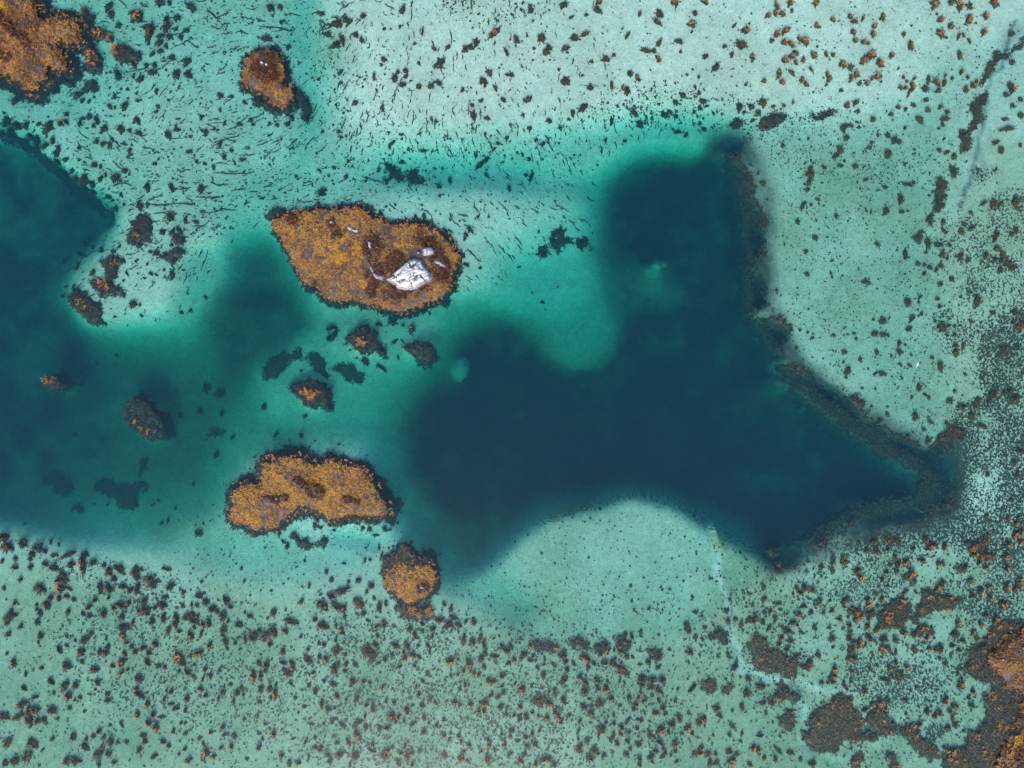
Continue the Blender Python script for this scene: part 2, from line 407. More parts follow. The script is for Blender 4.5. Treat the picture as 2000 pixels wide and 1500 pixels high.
def seabed_mat():
    m, nt, b = new_mat('sandy_seabed')
    tc = node(nt, 'ShaderNodeTexCoord'); vec = tc.outputs['Object']
    nA = noise_node(nt, 0.06, 5, 0.6, vec=vec); nB = noise_node(nt, 0.9, 5, 0.75, vec=vec); nC = noise_node(nt, 3.0, 4, 0.75, vec=vec)
    sand = ramp(nt, nA.outputs['Fac'], [(0.3, (0.46, 0.455, 0.395)), (0.7, (0.58, 0.56, 0.50))])
    green = ramp(nt, nA.outputs['Fac'], [(0.3, (0.235, 0.27, 0.185)), (0.7, (0.32, 0.335, 0.235))])
    c = mixc(nt, attr(nt, 'olive'), sand.outputs['Color'], green.outputs['Color'])
    c = mixc(nt, attr(nt, 'wash'), c, (0.50, 0.50, 0.45))
    c = mixc(nt, attr(nt, 'film'), c, (0.26, 0.25, 0.09))
    c = mixc(nt, attr(nt, 'creek'), c, (0.14, 0.16, 0.16))
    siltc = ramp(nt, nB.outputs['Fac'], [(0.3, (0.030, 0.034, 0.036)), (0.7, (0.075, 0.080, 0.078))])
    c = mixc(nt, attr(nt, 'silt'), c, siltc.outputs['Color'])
    g1 = ramp(nt, nB.outputs['Fac'], [(0.25, (0.74, 0.75, 0.74)), (0.75, (1.15, 1.15, 1.15))])
    g2 = ramp(nt, nC.outputs['Fac'], [(0.25, (0.55, 0.58, 0.58)), (0.45, (0.92, 0.93, 0.93)), (0.75, (1.3, 1.3, 1.28))])
    c = mixc(nt, 1.0, c, g1.outputs['Color'], 'MULTIPLY')
    c = mixc(nt, 1.0, c, g2.outputs['Color'], 'MULTIPLY')
    nt.links.new(c, b.inputs['Base Color'])
    b.inputs['Roughness'].default_value = 1.0
    b.inputs['Specular IOR Level'].default_value = 0.0
    bp = node(nt, 'ShaderNodeBump'); bp.inputs['Strength'].default_value = 0.4; bp.inputs['Distance'].default_value = 0.03
    nt.links.new(nC.outputs['Fac'], bp.inputs['Height']); nt.links.new(bp.outputs['Normal'], b.inputs['Normal'])
    return m

def grid_quads(ny, nx, off=0):
    i = np.arange(ny - 1)[:, None] * nx + np.arange(nx - 1)[None, :]
    return np.stack([i, i + nx, i + nx + 1, i + 1], -1).reshape(-1, 4) + off

# the survey grid, its rim drawn out to the open water on every side
rx = gx.astype(float).copy(); ry = gy.astype(float).copy()
WX = (np.broadcast_to(rx, GX.shape) - 1000) * S; WY = (750 - np.broadcast_to(ry[:, None], GX.shape)) * S
WX = WX.copy(); WY = WY.copy()
WX[:, 0] = -900; WX[:, -1] = 900; WY[0, :] = 900; WY[-1, :] = -900
V = np.stack([WX, WY, -D], -1).reshape(-1, 3)
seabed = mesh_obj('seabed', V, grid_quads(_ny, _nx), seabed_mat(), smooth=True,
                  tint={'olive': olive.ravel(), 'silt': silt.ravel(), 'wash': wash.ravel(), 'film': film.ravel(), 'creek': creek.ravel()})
tag(seabed, 'pale sandy sea floor under the shallow turquoise water', kind='structure')

# ------------------------------------------------------------------ the water: a clear rippled surface over an absorbing, scattering body
def water_mat():
    m = bpy.data.materials.new('sea_water'); m.use_nodes = True
    nt = m.node_tree; nt.nodes.clear()
    out = node(nt, 'ShaderNodeOutputMaterial')
    tr = node(nt, 'ShaderNodeBsdfTransparent')
    gl = node(nt, 'ShaderNodeBsdfGlossy'); gl.inputs['Roughness'].default_value = 0.05
    tc = node(nt, 'ShaderNodeTexCoord')
    mp = node(nt, 'ShaderNodeMapping'); mp.inputs['Rotation'].default_value = (0, 0, math.radians(62)); mp.inputs['Scale'].default_value = (0.55, 2.1, 1)
    nt.links.new(tc.outputs['Object'], mp.inputs['Vector'])
    n = noise_node(nt, 0.9, 4, 0.55, vec=mp.outputs['Vector'])
    bp = node(nt, 'ShaderNodeBump'); bp.inputs['Strength'].default_value = 0.5; bp.inputs['Distance'].default_value = 0.02
    nt.links.new(n.outputs['Fac'], bp.inputs['Height'])
    nt.links.new(bp.outputs['Normal'], gl.inputs['Normal'])
    mx = node(nt, 'ShaderNodeMixShader'); mx.inputs[0].default_value = 0.022      # reflectance of water seen from overhead
    nt.links.new(tr.outputs[0], mx.inputs[1]); nt.links.new(gl.outputs[0], mx.inputs[2])
    nt.links.new(mx.outputs[0], out.inputs['Surface'])
    va = node(nt, 'ShaderNodeVolumeAbsorption'); vs = node(nt, 'ShaderNodeVolumeScatter'); ad = node(nt, 'ShaderNodeAddShader')
    sa = (0.40, 0.088, 0.100); ss = (0.004, 0.0135, 0.025)
    va.inputs['Density'].default_value = 1.0; va.inputs['Color'].default_value = tuple(1 - a for a in sa) + (1,)
    vs.inputs['Density'].default_value = 1.0; vs.inputs['Color'].default_value = ss + (1,)
    nt.links.new(va.outputs[0], ad.inputs[0]); nt.links.new(vs.outputs[0], ad.inputs[1]); nt.links.new(ad.outputs[0], out.inputs['Volume'])
    return m
bx = 880.0
Vw = [(x, y, z) for z in (-30.0, 0.0) for y in (-bx, bx) for x in (-bx, bx)]
Qw = [(0, 2, 3, 1), (4, 5, 7, 6), (0, 1, 5, 4), (2, 6, 7, 3), (0, 4, 6, 2), (1, 3, 7, 5)]
water = mesh_obj('water', Vw, Qw, water_mat())
tag(water, 'clear turquoise sea water over sand and weed', kind='structure')

# ------------------------------------------------------------------ weed geometry
def ribbons(P, size, n, tint, lift=0.35, width=0.22, curl=1.6, seg=3, spread=0.35, r=rng):
    """n curling blades per point; returns verts, quads, tint"""
    N = len(P); size = np.asarray(size, float); tint = np.asarray(tint, float)
    Pn = np.repeat(P, n, 0); sz = np.repeat(size, n) * r.uniform(0.7, 1.25, N * n); tn = np.clip(np.repeat(tint, n) + r.normal(0, 0.10, N * n), 0, 1)
    K = N * n
    phi = r.uniform(0, 2 * np.pi, K); bend = r.normal(0, curl, K)
    off = r.uniform(0, spread, K) * sz; oa = r.uniform(0, 2 * np.pi, K)
    x = Pn[:, 0] + off * np.cos(oa); y = Pn[:, 1] + off * np.sin(oa)
    zt = r.uniform(0.2, 1.0, K) * lift
    L = sz / seg
    VV = np.zeros((K, 2 * (seg + 1), 3)); a = phi
    for s in range(seg + 1):
        u = s / seg
        w = width * sz * (0.35 + 1.3 * u * (1.25 - u)) * 0.5
        z = Pn[:, 2] + sz * zt * np.sin(u * 2.2) 
        nx, ny = -np.sin(a), np.cos(a)
        VV[:, 2 * s, 0] = x + nx * w; VV[:, 2 * s, 1] = y + ny * w; VV[:, 2 * s, 2] = z
        VV[:, 2 * s + 1, 0] = x - nx * w; VV[:, 2 * s + 1, 1] = y - ny * w; VV[:, 2 * s + 1, 2] = z + w * 0.5
        x = x + L * np.cos(a); y = y + L * np.sin(a); a = a + bend / seg
    base = np.arange(K)[:, None] * (2 * (seg + 1))
    q = np.concatenate([base + np.array([[2 * s, 2 * s + 1, 2 * s + 3, 2 * s + 2]]) for s in range(seg)], 1).reshape(-1, 4)
    return VV.reshape(-1, 3), q, np.repeat(tn, 2 * (seg + 1))

def join(parts):
    V = []; Q = []; T = []; o = 0
    for v, q, t in parts:
        V.append(v); Q.append(q + o); T.append(t); o += len(v)
    return np.concatenate(V), np.concatenate(Q), np.concatenate(T)

def world_poly(poly, z=0.0):
    p = np.asarray(poly, float); x, y = W(p[:, 0], p[:, 1], z)
    return np.stack([x, y], 1)

class Patch:
    """a height field inside a ragged outline"""
    def __init__(self, poly, step=0.25, ragged=0.5, rscale=1.2, seed=1, grow=0.0, z=0.0, holes=0.0):
        self.p = world_poly(poly, z); self.step = step
        lo = self.p.min(0) - 1.5 - grow; hi = self.p.max(0) + 1.5 + grow
        xs = np.arange(lo[0], hi[0], step); ys = np.arange(lo[1], hi[1], step)
        self.X, self.Y = np.meshgrid(xs, ys)
        self.sd = self.at(self.X, self.Y, ragged, rscale, seed, grow)
        self.args = (ragged, rscale, seed, grow)
    def at(self, X, Y, ragged, rscale, seed, grow):
        return sdf(self.p, X, Y) + grow + ragged * fbm(X / rscale, Y / rscale, 3, seed)
    def sd_at(self, X, Y):
        return self.at(X, Y, *self.args)
    def mesh(self, Z, keep):
        ny, nx = self.X.shape
        q = grid_quads(ny, nx); k = keep.ravel()
        q = q[k[q].sum(1) >= 3]
        used = np.zeros(ny * nx, bool); used[q.ravel()] = True
        idx = np.cumsum(used) - 1
        V = np.stack([self.X, self.Y, Z], -1).reshape(-1, 3)[used]
        return V, idx[q][:, ::-1], used
    def scatter(self, dens, r=rng):
        lo = (self.X.min(), self.Y.min()); hi = (self.X.max(), self.Y.max())
        n = int((hi[0] - lo[0]) * (hi[1] - lo[1]) * dens)
        x = r.uniform(lo[0], hi[0], n); y = r.uniform(lo[1], hi[1], n)
        s = self.sd_at(x, y); m = s > 0
        return x[m], y[m], s[m]

def weed_bed(name, poly, label, cat='kelp bed', top=0.25, mat='kelp_dark', dens=7.0, size=0.5, tip=0.0, group=None, tone=0.5,
             ragged=0.8, step=0.26, edge=0.8, tipspots=None, hump=0.25, depth_top=None, grow=0.0):
    """a mat of weed growing off the sea floor; top = how far below the surface it reaches"""
    c = np.mean(world_poly(poly), 0)
    p = Patch(poly, step, ragged, 1.0, seed=int(abs(c[0] * 7 + c[1] * 13)) % 997, z=-top, grow=grow)
    zb = bed_z(p.X, p.Y)
    rise = sstep(0, edge, p.sd)
    def zf(x, y, s):
        b = bed_z(x, y)
        t = np.maximum(-top, b + 0.18) if depth_top is None else b + depth_top
        return b - 0.08 + (t - b - 0.08) * sstep(0, edge, s) * (1 - hump * (0.5 + 0.5 * fbm(x / 1.1, y / 1.1, 3, 5)))
    Z = zf(p.X, p.Y, p.sd)
    V, Q, used = p.mesh(Z, p.sd > 0)
    root = empty(name, (c[0], c[1], float(bed_z(c[0], c[1]))))
    if len(Q) == 0:
        return root
    org = np.array(root.location)
    t = np.clip(0.5 + 0.5 * fbm(V[:, 0] / 0.9, V[:, 1] / 0.9, 3, 3), 0, 1)
    mesh_obj('weed_mat', V - org, Q, M['mat_dark'], root, {'tint': t}, smooth=True)
    x, y, s = p.scatter(dens)
    z = zf(x, y, s) + 0.04
    P = np.stack([x, y, z], 1)
    tt = np.clip(tone + 0.35 * fbm(x / 1.5, y / 1.5, 3, 12) + rng.normal(0, 0.08, len(x)), 0, 1)
    v, q, t = ribbons(P, rng.uniform(0.6, 1.3, len(x)) * size, 5, tt, seg=2, width=0.3)
    f = mesh_obj('fronds', v - org, q, M[mat], root, {'tint': t}); f['kind'] = 'stuff'
    if mat == 'kelp_olive' and top < 0.3 and not tipspots:
        i = rng.choice(len(x), max(2, len(x) // 90)); tipspots = [(x[j] / S + 1000, 750 - y[j] / S, rng.uniform(2, 5), rng.integers(2, 5)) for j in i]
    if tipspots:
        parts = []
        for (px, py, r_, nn) in tipspots:
            X, Y = W(px, py); n = max(2, int(nn))
            a = rng.uniform(0, 6.28, n); d = np.sqrt(rng.uniform(0, 1, n)) * r_ * S
            Pt = np.stack([X + d * np.cos(a), Y + d * np.sin(a), rng.uniform(0.0, 0.05, n)], 1)
            parts.append(ribbons(Pt, rng.uniform(0.26, 0.44, n), 4, rng.uniform(0.1, 0.75, n), seg=3, width=0.26, curl=2.4, lift=0.12))
        v, q, t = join(parts)
        g = mesh_obj('floating_tips', v - org, q, M['kelp_tips'], root, {'tint': t}); g['kind'] = 'stuff'
    tag(root, label, cat, group)
    return root

# ------------------------------------------------------------------ weed-covered islets with bare rock
def zone_field(zones, x, y):
    """0 everywhere, towards 1 inside the listed soft ellipses (cx, cy, rx, ry, angle) given on the survey grid"""
    f = np.zeros_like(x)
    px = x / S + 1000; py = 750 - y / S
    px = px + 5 * fbm(x / 1.3, y / 1.3, 3, 41); py = py + 5 * fbm(x / 1.3 + 9, y / 1.3, 3, 43)
    for cx, cy, rx_, ry_, a in zones:
        a = math.radians(a); dx, dy = px - cx, py - cy
        u = dx * math.cos(a) + dy * math.sin(a); v = -dx * math.sin(a) + dy * math.cos(a)
        f = np.maximum(f, 1 - sstep(0.75, 1.2, np.hypot(u / rx_, v / ry_)))
    return f

def islet(name, poly, label, rust=(), gold=(), bare=(), height=0.7, fringe=1.2, fringe_polys=(), rocks=(), tone=0.55, dens=13.0, cat='kelp islet', ragged=0.45, ridge=1.0, tuft=0.42):
    c = np.mean(world_poly(poly), 0)
    root = empty(name, (c[0], c[1], 0.0)); org = np.array([c[0], c[1], 0.0])
    seed = int(abs(c[0] * 3 + c[1] * 11)) % 991
    p = Patch(poly, 0.22, ragged, 1.0, seed, grow=0.0)
    fr = Patch(poly, 0.3, 0.7, 1.6, seed + 4, grow=fringe)
    def ztop(x, y, s):
        lump = fbm(x / 2.6, y / 2.6, 4, seed + 8)
        ru = zone_field(rust, x, y)
        return -0.05 + height * (0.45 * sstep(0, 1.2, s) + 0.55 * sstep(0.5, 5.0, s)) + 0.16 * lump * sstep(0, 1, s) + ru * 0.45 * ridge + 0.10 * fbm(x / 0.7, y / 0.7, 3, seed + 2)
    # submerged skirt of rock and dark weed
    zb = bed_z(fr.X, fr.Y)
    sdi = sdf(fr.p, fr.X, fr.Y)
    k = sstep(-fringe, 0.6, sdi)
    Zs = np.where(sdi > 0.8, -0.30, zb - 0.1 + (-0.22 - zb) * k + 0.08 * fbm(fr.X / 0.8, fr.Y / 0.8, 3, seed))
    Zs = np.minimum(Zs, -0.14)
    V, Q, _ = fr.mesh(Zs, fr.sd > 0)
    t = np.clip(0.4 + 0.5 * fbm(V[:, 0] / 0.9, V[:, 1] / 0.9, 3, 3), 0, 1)
    mesh_obj('submerged_skirt', V - org, Q, M['mat_dark'], root, {'tint': t}, smooth=True)
    x, y, s = fr.scatter(9.0)
    di = sdf(fr.p, x, y); m = di < 0.9
    x, y, di = x[m], y[m], di[m]
    b = bed_z(x, y)
    z = np.minimum(b - 0.05 + (-0.18 - b) * sstep(-fringe, 0.6, di) + 0.06, -0.08)
    tt = np.clip(0.35 + 0.4 * fbm(x, y, 3, 77) + rng.normal(0, 0.1, len(x)), 0, 1)
    v, q, t = ribbons(np.stack([x, y, z], 1), rng.uniform(0.35, 0.7, len(x)), 5, tt, seg=2, width=0.3)
    o = mesh_obj('dark_fringe_fronds', v - org, q, M['kelp_dark'], root, {'tint': t}); o['kind'] = 'stuff'
    # golden stragglers floating over the fringe
    x, y, s = fr.scatter(2.2)
    di = sdf(fr.p, x, y); m = (di < 0.2) & (di > -fringe * 0.75) & (rng.uniform(0, 1, len(x)) < 0.55)
    x, y = x[m], y[m]
    if len(x):
        v, q, t = ribbons(np.stack([x, y, rng.uniform(-0.02, 0.05, len(x))], 1), rng.uniform(0.22, 0.42, len(x)), 4, rng.uniform(0.2, 0.8, len(x)), seg=3, width=0.3, curl=2.4, lift=0.1)
        o = mesh_obj('stray_golden_fronds', v - org, q, M['kelp_tips'], root, {'tint': t}); o['kind'] = 'stuff'
    # the drying top
    Z = ztop(p.X, p.Y, p.sd)
    V, Q, _ = p.mesh(Z, p.sd > 0)
    mesh_obj('rock_base', V - org, Q, M['islet'], root, smooth=True)
    x, y, s = p.scatter(dens)
    bf = zone_field(bare, x, y) if bare else np.zeros_like(x)
    hole = fbm(x / 0.55, y / 0.55, 3, seed + 21) + 0.6 * fbm(x / 2.2, y / 2.2, 3, seed + 22)
    keep = (hole > -0.20) & (rng.uniform(0, 1, len(x)) > bf * 0.97)
    for (rp, *_r) in rocks:
        keep &= ~pip(world_poly(rp), x, y)
    x, y, s = x[keep], y[keep], s[keep]
    ru = zone_field(rust, x, y) if rust else np.zeros_like(x)
    go = zone_field(gold, x, y) if gold else np.zeros_like(x)
    tt = tone + 0.30 * fbm(x / 2.5, y / 2.5, 4, seed + 31) + 0.16 * fbm(x / 0.6, y / 0.6, 2, seed + 33)
    tt = np.where(go > 0.3, tt * (1 - go) + go * 0.93, tt)
    tt = np.where(ru > 0.15, tt * (1 - ru) + ru * (0.10 + 0.22 * np.clip(fbm(x / 0.8, y / 0.8, 3, seed + 35), 0, 1)), tt)
    tt = np.clip(tt, 0, 1)
    z = ztop(x, y, s) + 0.02
    v, q, t = ribbons(np.stack([x, y, z], 1), rng.uniform(0.55, 1.25, len(x)) * tuft * (1 + 0.35 * (ru > 0.3)), 6, tt, seg=3, width=0.3, curl=1.9, lift=0.30)
    o = mesh_obj('golden_kelp_cover', v - org, q, M['kelp_gold'], root, {'tint': t}); o['kind'] = 'stuff'
    for i, (rp, h, mt, guano, lab) in enumerate(rocks):
        rk = rock_mesh('bare_rock', rp, h, mt, guano, root, org, lambda x, y: ztop(x, y, sdf(p.p, x, y)), seed + i)
        if lab: rk['label'] = lab
    tag(root, label, cat)
    return root

def rock_mesh(name, poly, h, mt, guano, root, org, zbase, seed, step=None):
    wp = world_poly(poly); ext = (wp.max(0) - wp.min(0)).max()
    step = step or max(0.06, min(0.11, ext / 40))
    p = Patch(poly, step, 0.12 * min(ext, 3) / 3, 0.5, seed)
    X, Y = p.X, p.Y
    a = math.radians(35); U = X * math.cos(a) + Y * math.sin(a); Vv = -X * math.sin(a) + Y * math.cos(a)
    sc = max(0.35, ext / 5.5)
    wu = U + 0.45 * sc * fbm(X / sc, Y / sc, 4, seed + 1); wv = Vv + 0.45 * sc * fbm(X / sc + 7, Y / sc, 4, seed + 2)
    f1, f2, cid = worley(wu / (sc * 1.7), wv / (sc * 0.62), seed)
    g1, g2, cid2 = worley(wu / (sc * 0.8), wv / (sc * 0.3), seed + 3)
    brk = sstep(-0.3, 0.3, fbm(X / (sc * 0.8), Y / (sc * 0.8), 3, seed + 12))
    crack = (1 - sstep(0.0, 0.12, f2 - f1)) * (0.25 + 0.75 * brk); crack2 = (1 - sstep(0.0, 0.10, g2 - g1)) * sstep(0.0, 0.4, fbm(X / sc, Y / sc, 3, seed + 6))
    w = min(1.0, ext * 0.16)
    body = sstep(0, w, p.sd) * 0.55 + sstep(0, ext * 0.33, p.sd) * 0.45
    Z = zbase(X, Y) - 0.1 + h * body * (0.78 + 0.30 * (cid - 0.4)) + h * 0.06 * (cid2 - 0.5) * sstep(0, w, p.sd) \
        + 0.05 * h * fbm(X / 0.6, Y / 0.6, 4, seed + 8) * sstep(0, w, p.sd) - h * 0.22 * crack * sstep(0, w, p.sd) - h * 0.05 * crack2 * sstep(0, w, p.sd)
    V, Q, used = p.mesh(Z, p.sd > 0)
    gu = np.clip((sstep(0.1, w * 1.1, p.sd) * guano + 0.25 * fbm(X / 1.1, Y / 1.1, 3, seed + 4) * guano), 0, 1).ravel()[used]
    cr = np.clip(0.85 * crack + 0.35 * crack2, 0, 1).ravel()[used] * 0.75
    return mesh_obj(name, V - org, Q, M[mt], root, {'guano': gu, 'crack': cr})

# main islet with the white rock
MAIN = [(533, 444), (537, 428), (557, 422), (577, 418), (623, 411), (667, 409), (698, 405), (713, 411), (720, 423), (738, 428), (752, 437), (771, 440),
        (797, 437), (830, 441), (852, 455), (872, 468), (885, 483), (894, 503), (892, 518), (883, 536), (881, 558), (863, 582), (830, 589), (808, 600), (782, 609), (753, 600), (720, 593),
        (691, 582), (663, 589), (636, 578), (622, 566), (616, 546), (610, 556), (595, 558), (586, 540), (575, 518), (564, 496), (553, 472)]
ROCK = [(753, 546), (764, 536), (773, 527), (784, 518), (793, 511), (801, 506), (810, 504), (820, 506), (828, 508), (832, 516), (838, 521), (842, 528), (848, 536), (848, 545), (843, 552),
        (832, 558), (820, 565), (808, 570), (793, 571), (784, 568), (775, 565), (768, 558), (759, 553)]
islet('kelp_islet', MAIN, 'largest golden kelp islet, crowned by a bright white craggy rock', cat='kelp islet', height=0.75, fringe=1.1, tone=0.56,
      rust=[(727, 488, 17, 26, 5), (735, 540, 16, 26, 20), (768, 515, 26, 14, -30), (800, 565, 56, 14, -18), (838, 484, 32, 12, 25), (862, 528, 18, 26, 0), (846, 505, 28, 12, 20), (725, 570, 9, 10, 0),
            (648, 437, 8, 7, 0), (572, 431, 14, 8, -10), (660, 463, 10, 8, 0)],
      gold=[(703, 490, 11, 24, -15), (746, 523, 10, 16, 10), (796, 482, 16, 16, 30), (662, 470, 22, 24, 0), (712, 555, 8, 18, -10), (668, 505, 16, 12, 0), (596, 456, 8, 7, 0)],
      bare=[(690, 452, 17, 10, 15), (602, 498, 13, 10, 0), (758, 452, 12, 8, 60), (766, 466, 10, 7, 30), (822, 495, 28, 14, 0)],
      rocks=[(ROCK, 2.6, 'guano', 1.0, 'large white craggy rock streaked with grey'),
             ([(719, 521), (726, 516), (733, 523), (734, 532), (742, 536), (752, 538), (755, 544), (748, 550), (736, 550), (730, 543), (727, 534)], 1.0, 'grey_rock', 0.15, 'curved lavender-grey rock tail beside the white rock'),
             ([(823, 490), (829, 485), (838, 483), (847, 485), (853, 492), (849, 500), (838, 504), (828, 503)], 1.1, 'grey_rock', 0.75, 'pale lavender-grey rock above the white rock'),
             ([(845, 510), (856, 508), (866, 513), (874, 521), (870, 526), (860, 523), (850, 517)], 0.7, 'grey_rock', 0.35, 'dark streaked rock right of the white rock'),
             ([(814, 493), (819, 492), (822, 496), (817, 499)], 0.6, 'grey_rock', 1.0, None),
             ([(720, 474), (725, 472), (729, 477), (728, 488), (723, 489), (720, 482)], 0.5, 'grey_rock', 1.0, None),
             ([(674, 444), (682, 440), (692, 446), (701, 448), (706, 455), (700, 460), (690, 457), (680, 452)], 0.22, 'grey_rock', 0.9, None),
             ([(645, 435), (649, 432), (653, 436), (650, 440), (646, 439)], 0.5, 'grey_rock', 0.9, None)])

KID = [(458, 960), (466, 952), (484, 946), (500, 950), (512, 950), (514, 934), (512, 912), (516, 904), (532, 902), (552, 892), (576, 894), (590, 898), (608, 908), (622, 910), (640, 902), (664, 908),
       (686, 914), (706, 918), (714, 928), (712, 938), (728, 946), (736, 962), (748, 980), (760, 996), (750, 1006), (728, 1006), (680, 1004), (650, 1014), (638, 1006), (624, 998), (608, 992), (586, 988),
       (574, 994), (556, 1012), (540, 1028), (512, 1030), (490, 1034), (480, 1020), (460, 1020), (450, 1010), (454, 992), (452, 976)]
islet('kelp_islet', KID, 'kidney-shaped golden kelp islet without bare white rock', height=0.5, fringe=1.7, tone=0.66, dens=13.5,
      rust=[(612, 957, 24, 13, 25), (534, 976, 28, 8, -5), (686, 978, 18, 7, 15), (586, 940, 14, 7, 30)],
      gold=[(618, 942, 20, 7, 20), (645, 965, 14, 10, 0), (682, 972, 14, 6, 10), (514, 975, 12, 8, 0), (572, 952, 12, 8, 0)],
      rocks=[([(540, 971), (544, 970), (546, 973), (543, 976), (540, 974)], 0.45, 'grey_rock', 0.9, None)])

ROUND3 = [(752, 1128), (760, 1115), (780, 1108), (800, 1106), (820, 1107), (840, 1110), (848, 1120), (850, 1135), (846, 1150), (838, 1160), (825, 1170), (808, 1178), (790, 1174), (775, 1164), (765, 1152), (755, 1140)]
islet('kelp_islet', ROUND3, 'small round golden kelp islet with one lavender rock near its right side', height=0.45, fringe=0.9, tone=0.66, rust=[(828, 1148, 10, 6, 0)],
      rocks=[([(817, 1141), (821, 1138), (827, 1141), (832, 1145), (828, 1149), (821, 1147)], 0.7, 'grey_rock', 0.8, 'small lavender-white rock')])
PEAR = [(480, 117), (496, 102), (512, 97), (536, 99), (546, 112), (550, 130), (554, 144), (549, 158), (554, 170), (573, 176), (571, 192), (560, 202), (555, 211), (544, 205), (526, 200), (525, 184),
        (509, 182), (496, 178), (483, 168), (474, 158), (477, 139), (479, 128)]
islet('kelp_islet', PEAR, 'pear-shaped brown kelp islet with two tiny white rocks, near the top edge', height=0.5, fringe=1.1, tone=0.50, dens=12.0,
      rust=[(518, 140, 24, 20, 20), (524, 118, 14, 10, 0)], gold=[(545, 188, 14, 8, 0)],
      rocks=[([(511, 125), (515, 123), (519, 127), (516, 130), (512, 129)], 0.7, 'guano', 1.0, None), ([(521, 129), (524, 127), (527, 130), (524, 133), (521, 132)], 0.5, 'guano', 1.0, None)])
NW = [(-160, -120), (40, -130), (72, -10), (72, 36), (100, 40), (122, 33), (148, 40), (160, 60), (156, 80), (132, 84), (114, 76), (98, 84), (112, 98), (126, 114), (128, 134), (110, 136), (94, 124), (91, 140), (90, 156),
      (70, 166), (65, 176), (50, 171), (30, 156), (0, 142), (-60, 150), (-180, 120)]
islet('kelp_islet', NW, 'brown kelp-covered islet cut off by the top left corner', height=1.3, fringe=2.2, tone=0.47, dens=9.0, ragged=0.9, tuft=0.55,
      rust=[(8, 42, 22, 9, 30), (35, 66, 22, 8, 45), (60, 95, 22, 6, 50), (15, 113, 18, 7, 25), (-60, 20, 60, 14, 20)], gold=[(12, 22, 14, 9, 20), (5, 120, 12, 8, 20)], ridge=0.4)
SE = [(1968, 1240), (2000, 1230), (2090, 1220), (2180, 1330), (2180, 1640), (1950, 1640), (1944, 1500), (1962, 1462), (1976, 1432), (1994, 1395), (1998, 1350), (1984, 1346), (1962, 1332), (1946, 1312), (1927, 1292), (1930, 1270), (1946, 1268), (1962, 1256)]
islet('kelp_islet', SE, 'orange kelp-covered islet cut off by the lower right corner', height=1.5, fringe=1.5, tone=0.50, dens=9.0, ragged=0.8, tuft=0.5,
      rust=[(1992, 1480, 12, 26, 15), (2040, 1480, 40, 60, 0)], gold=[(1980, 1450, 10, 20, 20)], ridge=0.5)

